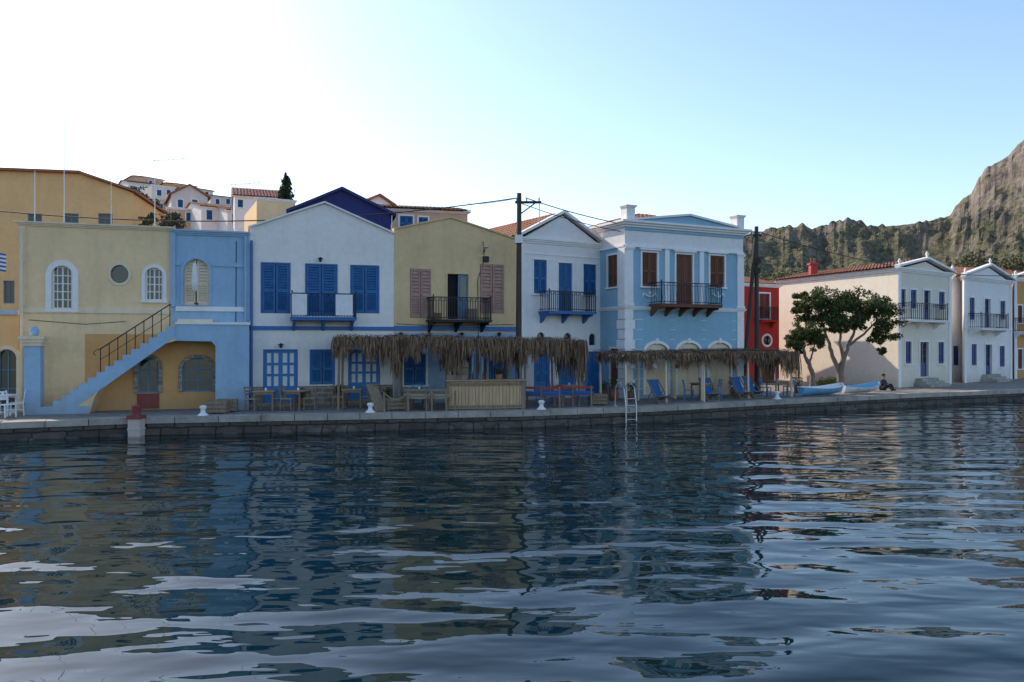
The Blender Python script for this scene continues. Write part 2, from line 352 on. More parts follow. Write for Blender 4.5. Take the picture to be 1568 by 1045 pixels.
    def tiles(s,O,U,W,m='tile',per=.26,tri0=0.,tri1=0.):
        """corrugated tile field; tri0/tri1 taper the ends towards the ridge (hips)"""
        O,U,W=V(O),V(U),V(W); nu=max(8,int(U.length/per)*4); nr=max(2,int(W.length/.4)); Nn=U.cross(W).normalized()
        if Nn.z<0: Nn=-Nn
        prof=[0,.035,.05,.035]
        for j in range(nr):
            vs=[]
            for t,l in ((j/nr,.03),((j+1.12)/nr if j<nr-1 else 1,0)):
                for i in range(nu+1):
                    f=i/nu; f=min(max(f,tri0*t),1-tri1*t); vs.append(O+U*f+W*t+Nn*(prof[i%4]+l))
            s.mesh(vs,[(i,i+1,nu+2+i,nu+1+i) for i in range(nu)],m,True)
        s.face([O-Nn*.02,O+U-Nn*.02,O+U*(1-tri1)+W-Nn*.02,O+U*tri0+W-Nn*.02],m)
    def lamp(s,a,z,arm=.25):
        s.tube((a,0,z),(a,-arm,z+.08),.015,.015,'iron',6); s.lathe((a,-arm,z-.12),[(0,.24),(.11,.18),(.12,.15),(.04,.15)],'iron',10); s.ball((a,-arm,z-.02),.07,'glass')
def build(parts,name):
    me=bpy.data.meshes.new(name); me.from_pydata(parts.v,[],parts.f)
    for m in parts.mats: me.materials.append(m)
    me.polygons.foreach_set('material_index',parts.mi); me.polygons.foreach_set('use_smooth',parts.sm)
    me.update(); me.validate()
    return me
def make(name,parts,Mx=None):
    Mx=Mx or Matrix.Identity(4)
    if isinstance(parts,Part):
        o=bpy.data.objects.new(name,build(parts,name)); scene.collection.objects.link(o); o.matrix_world=Mx; return o
    e=bpy.data.objects.new(name,None); e.empty_display_size=.3; scene.collection.objects.link(e); e.matrix_world=Mx
    for k,p in parts.items():
        if not p.v: continue
        o=bpy.data.objects.new(k,build(p,k)); scene.collection.objects.link(o); o.parent=e
    return e
def G(px,Y,z=Q): return V(((px-CX)/FP*Y,Y,z))
class Fr:
    """facade frame: x along the wall, y inwards, z up; P() surveys a sighted bearing onto the wall plane"""
    def __init__(s,A,B,z=Q):
        s.o=V((A.x,A.y,z)); B=V((B.x,B.y,z)); s.w=(B-s.o).length; s.ux=(B-s.o).normalized(); s.uy=V((-s.ux.y,s.ux.x,0))
        s.M=Matrix(((s.ux.x,s.uy.x,0,s.o.x),(s.ux.y,s.uy.y,0,s.o.y),(0,0,1,z),(0,0,0,1)))
    def P(s,px,py,d=0):
        r=V(((px-CX)/FP,1,(HY-py)/FP)); c=V((0,0,CH)); t=(s.o+s.uy*d-c).dot(s.uy)/r.dot(s.uy); h=c+r*t-s.o
        return h.dot(s.ux),h.z
    def R(s,x0,y0,x1,y1,d=0):
        xm=(x0+x1)/2; return (s.P(x0,y0,d)[0],s.P(x1,y0,d)[0],max(0.02,s.P(xm,y1,d)[1]),s.P(xm,y0,d)[1])
    def z(s,px,py,d=0): return s.P(px,py,d)[1]
    def a(s,px,d=0): return s.P(px,500,d)[0]

# ------------------------------------------------------------------ B1 yellow house with outside stair
F=Fr(G(30,29.6),G(382,32.0)); W=F.w
w=Part(); tr=Part(); st=Part(); win=Part(); rf=Part()
H=F.z(200,352); ab=F.a(262)
h1=F.R(79,407,111,474); h2=F.R(169,406,197,434); h3=F.R(222,410,250,461); h4=F.R(281,397,320,468)
g1=F.R(211,548,243,602); g2=F.R(279,548,326,600)
och=(F.a(130),F.a(335),0,F.z(230,512),'ochre')
w.wall(0,W,0,H,[h1,h2,h3,h4,g1,g2],'yellow',zones=[(ab,W,F.z(320,497),H,'ltblue'),(F.a(335),W,0,F.z(320,497),'ltblue'),och],revm='cream')
for h,m in ((h1,'yellow'),(h3,'yellow'),(h4,'ltblue'),(g1,'ochre'),(g2,'ochre')):
    r=(h[1]-h[0])/2; w.archfill(h,r if m!='ochre' else r*.8,m)
w.archfill(h2,0,'yellow',full=True)
w.hull(W,H,9,'yellow',roof='cap')
tr.archband(h1,(h1[1]-h1[0])/2,.2,.05,'trimw'); tr.archband(h3,(h3[1]-h3[0])/2,.12,.04,'trimw'); tr.archband(h4,(h4[1]-h4[0])/2,.1,.05,'ltblue'); tr.ringband(h2,.09,.04,'cream')
tr.box(h1[0]-.22,h1[1]+.22,-.09,.01,h1[2]-.1,h1[2],'trimw'); tr.box(h3[0]-.16,h3[1]+.16,-.08,.01,h3[2]-.07,h3[2],'trimw')
for h in (g1,g2):
    tr.archband(h,(h[1]-h[0])/2*.8,.14,.05,'stone')
win.glazed(h1,4,5,'trimw'); win.glazed(h3,4,4,'trimw'); win.glazed(h2,1,1,'bluegrey',fw=.03); win.shutters(h4,'cream',y=.12); win.glazed(g1,2,3,'bluegrey'); win.glazed(g2,2,3,'bluegrey')
win.box(g1[0]-.02,g1[1]+.02,-.05,-.01,.05,g1[2]-.02,'maroon'); win.box(g1[0]+.08,g1[1]-.08,-.065,-.05,.15,g1[2]-.12,'maroon')
tr.cornice(0,ab-.02,H,.16,.16,'cream',y1=9.0); tr.cornice(ab+.2,W-.16,H-.12,.2,.18,'ltblue',y1=.02)
tr.box(ab-.02,ab+.16,-.09,.01,F.z(262,470),H+.0,'ltblue')
tr.box(0,ab-.03,-.06,.01,F.z(150,480),F.z(150,473),'cream'); tr.box(ab+.17,W,-.07,.01,F.z(320,477),F.z(320,470),'trimw')
tr.box(ab,h4[0]-.12,-.05,.01,F.z(320,408),F.z(320,402),'ltblue'); tr.box(h4[1]+.12,W-.2,-.05,.01,F.z(320,408),F.z(320,402),'ltblue')
tr.box(0,.2,-.05,.01,F.z(40,475),H-.01,'cream'); tr.box(W-.2,W,-.08,.01,F.z(375,490),H-.13,'ltblue')
tr.box(F.a(274),F.a(327),-.62,0.0,F.z(300,503,-.6),F.z(300,489,-.6),'cream'); tr.box(F.a(276),F.a(325),-.5,0,F.z(300,512,-.5),F.z(300,503,-.6)-.003,'cream')
D=-1.15
P=lambda x,y:F.P(x,y,D)
n=15; steps=[]
x0,y0,x1,y1=68,632,268,500
for i in range(n):
    xa=x0+(x1-x0)*i/n; xb=x0+(x1-x0)*(i+1)/n; yy=y0+(y1-y0)*(i+1)/n
    zz=P((xa+xb)/2,yy)[1]; steps+= [(P(xa,yy)[0],zz),(P(xb,yy)[0],zz)]
arch=[(P(x,y)) for x,y in ((268,522),(240,530),(212,543),(182,563),(160,585),(145,608),(137,634))]
arch[-1]=(arch[-1][0],0.0)
st.extr([(steps[0][0],0.0)]+steps+arch,D,0,'yellow')
dn=(steps[-1][0],steps[-1][1]-.40); da=(steps[0][0]+.70,0.0)
st.extr([(steps[0][0]-.02,0.0)]+[(a-.0,z+.012) for a,z in steps]+[(dn[0],dn[1]),(da[0],da[1])],D-.02,D+.14,'ltblue')
zt=P(300,497)[1]; a0=steps[-1][0]; a1=P(330,500)[0]; a2=P(382,500)[0]-.02
st.extr([(a0+.001,zt-.001),(a2,zt-.001),(a2,0),(a1,0),(a1,P(330,530)[1]),(a1-.15,P(300,523)[1]),(a0+.001,P(268,522)[1])],D,0,'ltblue')
st.box(a0,a2+.04,D-.05,-.001,zt,zt+.09,'trimw')
st.box(P(52,600)[0],P(137,600)[0],D-.035,D-.003,0,.28,'ltblue')
pa,pb=P(37,600)[0],P(62,600)[0]
st.box(pa,pb,D-.02,D+.5,0,P(50,530)[1],'ltblue'); z=P(50,530)[1]
for i in range(3): e=.05+.05*i; st.box(pa-e,pb+e,D-.02-e,D+.5+e,z+i*.12,z+(i+1)*.12,'cream')
st.ball(((pa+pb)/2,D+.24,z+.36+.16),.17,'ltblue',(1,1,1.15))
rl=Part()
for i in range(6,15):
    a,z=steps[2*i]; a+=.12
    rl.beam((a,D+.05,z),(a,D+.05,z+.85),.03,.03,'iron')
sa,sz=steps[12]; ea,ez=steps[28]; rl.beam((sa+.1,D+.05,sz+.85),(ea+.15,D+.05,ez+.85),.04,.04,'iron'); rl.beam((sa+.1,D+.05,sz+.45),(ea+.15,D+.05,ez+.45),.02,.02,'iron')
rl.path([(sa+.1,D+.05,sz+.85),(sa-.05,D+.05,sz+.82),(sa-.12,D+.05,sz+.68),(sa-.03,D+.05,sz+.62)],.015,'iron',6)
dp=Part()
for a,m in ((.12,'cream'),(W-.15,'ltblue')):
    dp.tube((a,-.16,.2),(a,-.16,H-.1),.045,.045,m,8); 
    for k in range(4): dp.box(a-.06,a+.06,-.17,.0,.8+k*1.6,.84+k*1.6,m)
dp.path([(W-.5,-.03,H-.3),(W-.52,-.03,2.9)],.014,'iron',4); dp.path([(.3,-.02,3.45),(2.2,-.02,3.3),(3.6,-.02,3.42)],.010,'iron',4)
make('yellow_stair_house',{'walls':w,'trim':tr,'staircase':st,'stair_railing':rl,'windows':win,'downpipes':dp},F.M)
fp=Part(); a,z=F.P(300,465,-.5); fp.tube((a,-.5,z),(a-.05,-.75,z+1.75),.02,.015,'wood',8); fp.ball((a-.05,-.75,z+1.78),.04,'steel')
fp.lathe((a-.03,-.68,z+.45),[(.02,1.2),(.07,1.05),(.10,.7),(.13,.35),(.08,.05),(.01,0)],'cloth',9); fp.box(a-.06,a+.06,-.55,0,z-.02,z+.03,'iron')
make('furled_flag',fp,F.M)
def antenna(px,ytop,ybase,Y,kind=0,r=.024):
    p=Part(); b=G(px,Y); z0=CH+(HY-ybase)*Y/FP; z1=CH+(HY-ytop)*Y/FP; hh=z1-z0
    p.tube((0,0,0),(0,0,hh),r,r*.6,'steel',6)
    if kind:
        p.tube((-.15,0,hh-.1),(1.2,.2,hh+.05),.014,.014,'steel',5)
        for k in range(7): x=-.05+k*.2; L=.30-.02*k; p.tube((x,-L*.3,hh-.12+x*.1-L),(x,L*.3,hh-.06+x*.1+L),.010,.010,'steel',4)
    p.box(-.06,.06,-.06,.06,-.3,.05,'steel')
    make('tv_antenna',p,Matrix.Translation((b.x,b.y,z0)))
antenna(98,183,345,31.5); antenna(237,243,352,33,1); antenna(170,268,350,32,0,.018); antenna(53,262,348,33,0,.03); antenna(355,280,352,34,1,.022); antenna(600,330,362,38,0)

# ------------------------------------------------------------------ B2 white gabled house
F=Fr(G(382,32.0),G(603,33.7)); W=F.w
w=Part(); tr=Part(); win=Part(); bal=Part(); rf=Part(); dp=Part()
H=F.z(490,354); zA=F.z(497,312); aA=F.a(497)
hs=[F.R(401,404,443,480),F.R(469,406,515,484),F.R(538,408,579,480)]
ls=[F.R(405,537,454,617),F.R(476,537,511,589),F.R(535,537,580,612)]
zs=F.z(490,591)
w.wall(0,W,0,H,hs+ls,'white',zones=[(0,W,0,zs,'stone')])
w.extr([(0,H),(W,H),(W,H+.05),(aA,zA),(0,H+.05)],0,.25,'white')
w.hull(W,H,9,'white',roof=None)
for h in hs: win.shutters(h,'blue',y=.015,slats=18); tr.casing(h,.05,.02,'trimb',False)
win.glazed(ls[0],4,3,'blue2',y=.05,panel=.32,mw=.10,fw=.1,pane='cloth'); win.shutters(ls[1],'blue'); win.glazed(ls[2],4,3,'blue2',y=.05,panel=.35,mw=.09,fw=.1,pane='cloth')
for h in ls: tr.casing(h,.05,.02,'trimb',False)
tr.box(0.01,W-.01,-.05,.01,F.z(490,506),F.z(490,500),'trimb')
tr.rake(-.05,H-.0,aA,zA+.02,.07,.12,'trimw',y1=.3); tr.rake(aA,zA+.02,W+.0,H,.07,.12,'trimw',y1=.3)
rf.tiles((-.05,.3,H+.02),(0,8.7,0),(aA,0,zA-H)); rf.tiles((W+.05,.3,H+.02),(0,8.7,0),(aA-W,0,zA-H))
a0,a1=F.a(446,-.9),F.a(546,-.9); z=F.z(495,486,-.9)
bal.balcony(a0,a1,z,.9,.95,'trimb','ironb',bulge=True)
for c0,c1 in ((447,470),(514,540)):
    b0,b1=F.a(c0,-.93),F.a(c1,-.93); k=10
    vs=[];fs=[]
    for i in range(k+1):
        x=b0+(b1-b0)*i/k
        for zz in (z+.92,z+.5,z+.08): vs.append((x,-.935-.02*math.sin(i*2.1)-(.03 if zz<z+.3 else 0),zz))
    for i in range(k):
        for j in range(2): fs.append((i*3+j,i*3+j+1,i*3+j+4,i*3+j+3))
    bal.mesh(vs,fs,'cloth',True)
for px,py in ((490,399),(430,530)): a,zz=F.P(px,py); dp.lamp(a,zz)
dp.tube((.08,-.1,.2),(.08,-.1,H-.5),.05,.05,'trimb',8)
make('white_gabled_house',{'walls':w,'trim':tr,'shutters_and_doors':win,'balcony':bal,'roof':rf,'lamps_and_pipe':dp},F.M)

# ------------------------------------------------------------------ B3 faded ochre house
F=Fr(G(603,33.72),G(794,36.0)); W=F.w
w=Part(); tr=Part(); win=Part(); bal=Part(); rf=Part(); dp=Part()
H=F.z(700,364); zA=F.z(690,334); aA=F.a(690)
hs=[F.R(628,412,660,487),F.R(685,420,717,489),F.R(735,405,772,480)]
ls=[F.R(618,535,652,590),F.R(690,530,722,612),F.R(740,535,775,590)]
w.wall(0,W,0,H,hs+ls,'olive',zones=[(0,W,0,F.z(700,510),'ltblue')])
w.extr([(0,H),(W,H),(W,H+.03),(aA,zA),(0,H+.2)],0,.25,'olive'); w.hull(W,H,9,'olive',roof=None)
win.shutters(hs[0],'pink',y=-.03); win.shutters(hs[2],'pink',y=-.03)
h=hs[1]; c=(h[0]+h[1])/2; win.box(c+.03,h[1],.05,.10,h[2],h[3],'bluegrey')
win.box(c+.12,h[1]-.1,.03,.05,h[2]+.1,h[2]+.8,'bluegrey'); win.box(c+.12,h[1]-.1,.03,.05,h[2]+.95,h[3]-.15,'glass')
tr.casing(h,.06,.03,'olive',False)
win.shutters(ls[0],'blue'); win.glazed(ls[1],2,3,'blue2',panel=.4); win.shutters(ls[2],'blue')
for h in ls: tr.casing(h,.09,.03,'trimw')
tr.box(0.01,W-.01,-.05,.01,F.z(700,507),F.z(700,500),'trimb')
tr.rake(0,H+.2,aA,zA,.06,.08,'olive',y1=.3); tr.rake(aA,zA,W,H+.03,.06,.08,'olive',y1=.3)
rf.tiles((-.02,.3,H+.15),(0,8.7,0),(aA,0,zA-H-.18)); rf.tiles((W+.02,.3,H+.02),(0,8.7,0),(aA-W,0,zA-H-.05))
a0,a1=F.a(663,-.95),F.a(753,-.95); z=F.z(708,490,-.95)
bal.balcony(a0,a1,z,.95,.95,'iron','iron',sl=.1)
bal.box(a0+.2,a0+.5,-.6,-.3,z+.01,z+.3,'terra'); bal.box(a1-.9,a1-.5,-.5,-.2,z+.01,z+.5,'wood')
a,zz=F.P(741,398); dp.tube((a,0,zz+.3),(a-.1,-.5,zz+.55),.02,.02,'iron',6); dp.ball((a-.12,-.55,zz+.5),.12,'steel',(1,1,.5)); dp.box(a-.06,a+.2,-.12,0,zz-.1,zz+.15,'iron')
dp.path([(a,-.02,zz),(a-.3,-.02,zz-.9),(a-.25,-.02,1.2)],.014,'iron',4); dp.path([(a,-.02,zz+.2),(a-.05,-.02,H-.1)],.014,'iron',4); dp.path([(.1,-.02,3.4),(2,-.02,3.33),(W-.2,-.02,3.42)],.012,'iron',4)
for px in (612,655,705,762): a,zz=F.P(px,513); dp.lamp(a,zz,.2)
make('faded_ochre_house',{'walls':w,'trim':tr,'shutters_and_doors':win,'balcony':bal,'roof':rf,'lamps_and_cables':dp},F.M)

# ------------------------------------------------------------------ B4 white pedimented house
F=Fr(G(797,36.1),G(921,38.6)); W=F.w
w=Part(); tr=Part(); win=Part(); bal=Part(); rf=Part(); dp=Part()
H=F.z(858,372); zA=F.z(861,330); aA=F.a(861)
hs=[F.R(817,398,837,450),F.R(855,403,876,478),F.R(893,405,913,452)]
ds=[F.R(819,538,840,600),F.R(897,540,918,604),F.R(857,538,880,602)]
os_=[F.R(822,509,834,527),F.R(863,510,875,528),F.R(902,511,912,529)]
w.wall(0,W,0,H,hs+ds+os_,'white2')
for h in os_: w.archfill(h,(h[1]-h[0])/2,'white2'); win.glazed(h,1,1,'dkblue',fw=.03)
w.extr([(0,H),(W,H),(aA,zA)],0,.25,'white2'); w.hull(W,H,10,'white2',roof=None)
for h in hs: win.shutters(h,'blue',slats=16); tr.casing(h,.06,.03,'trimw')
for h in ds: win.shutters(h,'blue2',slats=16); tr.casing(h,.05,.02,'trimb',False)
tr.cornice(0.02,W-.02,H-.12,.24,.16,'trimw'); tr.rake(-.14,H+.13,aA,zA+.1,.14,.22,'trimw'); tr.rake(aA,zA+.1,W+.1,H+.13,.14,.22,'trimw')
tr.box(.0,W,-.03,.01,H-.62,H-.55,'trimw')
rf.tiles((-.25,.12,H+.15),(0,9.8,0),(aA+.25,0,zA-H)); rf.tiles((W+.22,.12,H+.15),(0,9.8,0),(aA-W-.22,0,zA-H))
tr.box(0,.22,-.04,.01,0,H-.13,'trimw'); 
a0,a1=F.a(841,-.85),F.a(913,-.85); z=F.z(877,477,-.85); bal.balcony(a0,a1,z,.85,.9,'trimb','iron')
make('white_pedimented_house',{'walls':w,'trim':tr,'shutters_and_doors':win,'balcony':bal,'roof':rf},F.M)

# ------------------------------------------------------------------ B5 aqua neoclassical house
C=G(957,36.7); E=G(1138,39.9)
F=Fr(C,E); W=F.w; 
w=Part(); tr=Part(); win=Part(); bal=Part(); rf=Part()
H=F.z(1050,352); DEP=9.
hs=[F.R(983,387,1006,439),F.R(1035,390,1060,472),F.R(1087,392,1109,440)]
ls=[F.R(988,526,1022,604),F.R(1037,525,1071,604),F.R(1085,525,1118,604)]
zf=F.z(1050,476)
w.wall(0,W,0,H,hs+ls,'aqua',zones=[(0,W,F.z(1050,384),H,'white2')],revm='trimw')
for h in ls:
    w.archfill(h,.38,'aqua'); tr.archband(h,.38,.13,.05,'trimw'); tr.box((h[0]+h[1])/2-.07,(h[0]+h[1])/2+.07,-.09,.0,h[3]-.02,h[3]+.22,'trimw')
    win.box(h[0],h[1],.08,.12,h[2],h[3]-.0,'cream'); c=(h[0]+h[1])/2
    for q0,q1 in ((h[0]+.06,c-.03),(c+.03,h[1]-.06)):
        win.box(q0,q1,.06,.085,h[2]+.1,h[2]+.8,'cream'); win.box(q0,q1,.06,.085,h[2]+.9,h[3]-.45,'cream')
for h in hs: win.shutters(h,'brown',slats=18); tr.casing(h,.09,.04,'trimw'); tr.box(h[0]-.16,h[1]+.16,-.14,.0,h[3]+.10,h[3]+.18,'trimw')
for h in (hs[0],hs[2]):
    ca=(h[0]+h[1])/2; pts=[(ca-.35+.7*k/8,-.03,h[2]-.32-.16*math.sin(math.pi*k/8)) for k in range(9)]; tr.path(pts,[.03+.03*math.sin(math.pi*k/8) for k in range(9)],'trimw',6)
    tr.ball((ca,-.03,h[2]-.3),.07,'trimw',(1,.5,1)); tr.path([(ca-.35,-.03,h[2]-.3),(ca-.4,-.03,h[2]-.48)],.03,'trimw',6); tr.path([(ca+.35,-.03,h[2]-.3),(ca+.4,-.03,h[2]-.48)],.03,'trimw',6)
for k in range(1,9):
    z=zf*k/9; seg=[.55]+[v for h in ls for v in (h[0]-.14,h[1]+.14)]+[W-.45]
    for i in range(0,len(seg),2):
        if seg[i+1]>seg[i]: w.box(seg[i],seg[i+1],-.006,.002,z-.012,z+.012,'white2')
def pil(part,a0,a1,s=1):
    z=zf+.16; zt=F.z(1050,384)
    part.box(a0,a1,-.07,.01,z,zt-.14,'trimw'); part.box(a0-.04,a1+.04,-.10,.01,z-.0,z+.12,'trimw')
    for i in range(2): part.box(a0-.03-.03*i,a1+.03+.03*i,-.10-.03*i,.01,zt-.14+.07*i,zt-.14+.07*(i+1),'trimw')
    nq=9; hh=zf/nq
    for i in range(nq): part.box(a0,a1+(.10 if i%2 and s>0 else 0),-.06,.01,i*hh+.02,(i+1)*hh-.02,'trimw')
    part.box(a0+.02,a1-.02,-.035,.01,0,zf,'trimw')
pil(tr,0,.42); pil(tr,W-.42,W,0); 
for px in (1021,1074): a=F.a(px); z=zf+.16; tr.box(a-.13,a+.13,-.05,.01,z,F.z(1050,384),'trimw')
tr.cornice(0,W,zf-.02,.16,.12,'trimw'); 
zt=F.z(1050,384)
tr.box(0,W,-.09,.01,zt,zt+.10,'trimw'); tr.box(0,W,-.06,.01,H-.22,H-.10,'aqua')
tr.cornice(0,W,H-.08,.30,.32,'trimw',y1=.3)
tr.extr([(.5,H+.22),(W-.5,H+.22),(W/2,H+.62)],-.2,.15,'aqua'); tr.rake(.4,H+.22,W/2,H+.64,.10,.30,'trimw',y1=.2); tr.rake(W/2,H+.64,W-.4,H+.22,.10,.30,'trimw',y1=.2)
for a in (0.02,W-.5):
    tr.box(a,a+.46,-.12,.36,H+.22,H+.80,'white2'); tr.cornice(a,a+.46,H+.80,.12,.08,'trimw',y=-.12,y1=.5)
Rh=1.05; hf=(W-.4); run=3.2; ky=8.4
rf.tiles((.2,.4,H+.2),(hf,0,0),(0,run,Rh),tri0=run/hf,tri1=run/hf); rf.tiles((.2,.4+ky,H+.2),(0,-ky,0),(run,0,Rh),tri0=run/ky,tri1=run/ky)
rf.tiles((W-.2,.4,H+.2),(0,ky,0),(-run,0,Rh),tri0=run/ky,tri1=run/ky); rf.tiles((W-.2,.4+ky,H+.2),(-hf,0,0),(0,-run,Rh),tri0=run/hf,tri1=run/hf)
rf.face([(.2+run-.02,.4+run,H+.2+Rh),(W-.2-run+.02,.4+run,H+.2+Rh),(W-.2-run+.02,.4+ky-run,H+.2+Rh),(.2+run-.02,.4+ky-run,H+.2+Rh)],'tile')
a0,a1=F.a(1013,-.95),F.a(1106,-.95); z=F.z(1060,466,-.95); bal.balcony(a0,a1,z,.95,.98,'brown','iron',sl=.14,br=5,bulge=True)
w.face([(W-.01,0,0),(W-.01,DEP,0),(W-.01,DEP,H),(W-.01,0,H)],'aqua'); w.face([(0,DEP,0),(W,DEP,0),(W,DEP,H),(0,DEP,H)],'aqua')
house=make('aqua_neoclassical_house',{'walls':w,'trim':tr,'shutters_and_doors':win,'balcony':bal,'roof':rf},F.M)
S=Fr(C+F.uy*DEP,C); w=Part(); tr=Part(); win=Part()
sh=[S.R(931,391,946,440)]; sl=[S.R(935,534,948,590)]
w.wall(0,S.w-.0,0,H,sh+sl,'aqua',zones=[(0,S.w,zt,H,'white2')])
for h in sh+sl: win.shutters(h,'brown',slats=16); tr.casing(h,.08,.04,'trimw')
tr.box(S.w-.5,S.w+.06,-.065,.01,zf+.16,zt,'trimw'); 
for i in range(9): hh_=zf/9; tr.box(S.w-.5-(.1 if i%2 else 0),S.w+.055,-.055,.01,i*hh_+.02,(i+1)*hh_-.02,'trimw')
tr.cornice(0,S.w,zf-.022,.16,.11,'trimw',ends=False); tr.box(0,S.w,-.085,.01,zt+.001,zt+.10,'trimw'); tr.cornice(0,S.w,H-.082,.30,.31,'trimw',ends=False,y1=.3)
for nm,p in (('side_wall',w),('side_trim',tr),('side_shutters',win)):
    o=bpy.data.objects.new(nm,build(p,nm)); scene.collection.objects.link(o); o.parent=house; o.matrix_parent_inverse=F.M.inverted(); o.matrix_basis=S.M

# ------------------------------------------------------------------ B6 red house
F=Fr(G(1140,50),G(1193,51.5)); W=F.w
w=Part(); tr=Part(); win=Part(); rf=Part()
H=F.z(1170,440); h=F.R(1162,450,1178,488); h2=F.R(1168,514,1180,529); h3=F.R(1160,545,1185,588)
w.wall(0,W,0,H,[h,h2,h3],'red'); w.archfill(h2,0,'red',full=True); w.hull(W,H,8,'red')
win.shutters(h,'maroon'); win.glazed(h2,1,1,'trimw',fw=.05); win.shutters(h3,'brown'); tr.casing(h,.1,.04,'trimw'); tr.ringband(h2,.12,.05,'trimw'); tr.casing(h3,.1,.04,'trimw')
tr.cornice(0,W,H,.2,.18,'trimw'); tr.balcony(F.a(1158),F.a(1183),F.z(1170,490,-.5),.5,.8,'red','iron',bal=10,br=2)
rf.tiles((-.2,-.1,H+.2),(W+.4,0,0),(0,4,.9))
make('red_house',{'walls':w,'trim':tr,'windows':win,'roof':rf},F.M)

# ------------------------------------------------------------------ pedimented houses at right
def ped_house(name,A,B,back,eave,apex,wins,doors,balc,wm,dcol='dkblue',sidem=None):
    F=Fr(A,B); W=F.w; w=Part(); tr=Part(); win=Part(); bal=Part(); rf=Part()
    xm=CX+FP*((A.x+B.x)/(A.y+B.y)); H=F.z(xm,eave); zA=F.z(xm,apex); aA=W/2
    hs=[F.R(*q) for q in wins]; ds=[F.R(*q) for q in doors]
    w.wall(0,W,0,H,hs+ds,wm); w.extr([(0,H),(W,H),(aA,zA)],0,.2,wm)
    for h in hs: win.shutters(h,dcol,slats=16); tr.casing(h,.09,.04,'trimw')
    for h in ds: win.glazed(h,2,3,dcol,panel=.4); tr.casing(h,.1,.05,'trimw',False)
    tr.cornice(0,W,H-.1,.26,.2,'trimw'); tr.rake(-.2,H+.16,aA,zA+.14,.13,.26,'trimw'); tr.rake(aA,zA+.14,W+.2,H+.16,.13,.26,'trimw')
    for a in (0,W-.3): tr.box(a,a+.3,-.05,.01,0,H-.1,'trimw')
    mid=F.z(xm,balc[2]) if balc else H/2
    tr.box(0,W,-.07,.01,mid-.12,mid,'trimw')
    if balc:
        d=.8; bal.balcony(F.a(balc[0],-d),F.a(balc[1],-d),F.z(xm,balc[2],-d),d,.95,'trimw','iron',bal=18)
    Rb=back-A; lx=Rb.dot(F.ux); ly=Rb.dot(F.uy)
    w.face([(0,.001,0),(lx,ly,0),(lx,ly,H),(0,.001,H)],sidem or wm); w.face([(W,0,0),(W+lx,ly,0),(W+lx,ly,H),(W,0,H)],wm); w.face([(lx,ly,0),(W+lx,ly,0),(W+lx,ly,H),(lx,ly,H)],wm)
    U=V((lx,ly-.1,0)); L=V((lx,ly,0)).normalized(); side=V((-L.y,L.x,0))*.28
    for i in range(3):
        e=.06*(i+1); o=V((-L.y,L.x,0))*e; z0=H-.08+.08*i
        p=[V((0,0,0))+o,V((lx,ly,0))+o,V((lx,ly,0))-o*.1,V((0,0.02,0))-o*.1]
        vs=[(q.x,q.y,z0) for q in p]+[(q.x,q.y,z0+.08) for q in p]
        tr.mesh(vs,[(0,1,2,3),(4,5,6,7),(0,1,5,4),(1,2,6,5),(2,3,7,6),(3,0,4,7)],'trimw')
    rf.tiles(V((0,.1,H+.17))+side,U,V((aA,0,zA-H))-side); rf.tiles(V((W,.1,H+.17))-side,U,V((-aA,0,zA-H))+side)
    for a,z in ((0,H+.3),(W,H+.3),(aA,zA+.26)): tr.lathe((a,-.1,z-.02),[(.09,0),(.05,.08),(.11,.2),(.06,.32),(0,.4)],'trimw',8)
    st=Part()
    for h in ds[:1]:
        for i in range(3): st.box(h[0]-.5-.1*(2-i),h[1]+.5+.1*(2-i),-.4-.3*(2-i),-.002,.16*i,.16*(i+1)-.0,'cap')
    return make(name,{'walls':w,'trim':tr,'shutters_and_door':win,'balcony':bal,'roof':rf,'steps':st},F.M),F,H
A=G(1375,46)
_,F7,H7=ped_house('white_harbour_house',A,G(1456,50),G(1190,56),418,401,
  [(1377,443,1386,471),(1394,444,1403,473),(1437,447,1446,475),(1386,523,1395,557),(1436,524,1445,557)],[(1408,524,1421,577),(1414,445,1424,494)],(1396,1452,490),'warmwhite',dcol='dkblue')
A8=G(1476,51.5)
ped_house('pale_blue_harbour_house',A8,G(1549,56),G(1461,60),430,410,
  [(1484,456,1492,490),(1531,461,1539,490),(1487,527,1495,560),(1530,530,1538,562)],[(1508,528,1518,582),(1507,458,1516,502)],(1503,1545,503),'white2')
A9=G(1553,57)
ped_house('orange_harbour_house',A9,G(1640,61),G(1545,68),432,412,[(1558,468,1565,495),(1605,468,1615,495),(1558,535,1565,565),(1605,535,1615,565)],[(1580,535,1592,588)],(1570,1602,508),'orange',dcol='brown')
F=Fr(G(1457,53),G(1476,53.5)); p=Part(); h=F.R(1460,530,1468,560); p.wall(0,F.w,0,F.z(1466,428),[h],'white2'); p.shutters(h,'dkblue'); p.cornice(0,F.w,F.z(1466,428),.2,.15,'trimw',ends=False,y1=4); make('narrow_link_house',p,F.M)
F=Fr(G(1650,62),G(1760,68)); p=Part(); H=F.z(1700,425); hs=[F.R(1660+i*30,455,1674+i*30,490) for i in range(3)]; p.wall(0,F.w,0,H,hs,'yellow'); p.hull(F.w,H,8,'yellow'); [p.shutters(h,'blue') for h in hs]; p.tiles((0,0,H),(F.w,0,0),(0,4,1.3)); make('far_yellow_house',p,F.M)

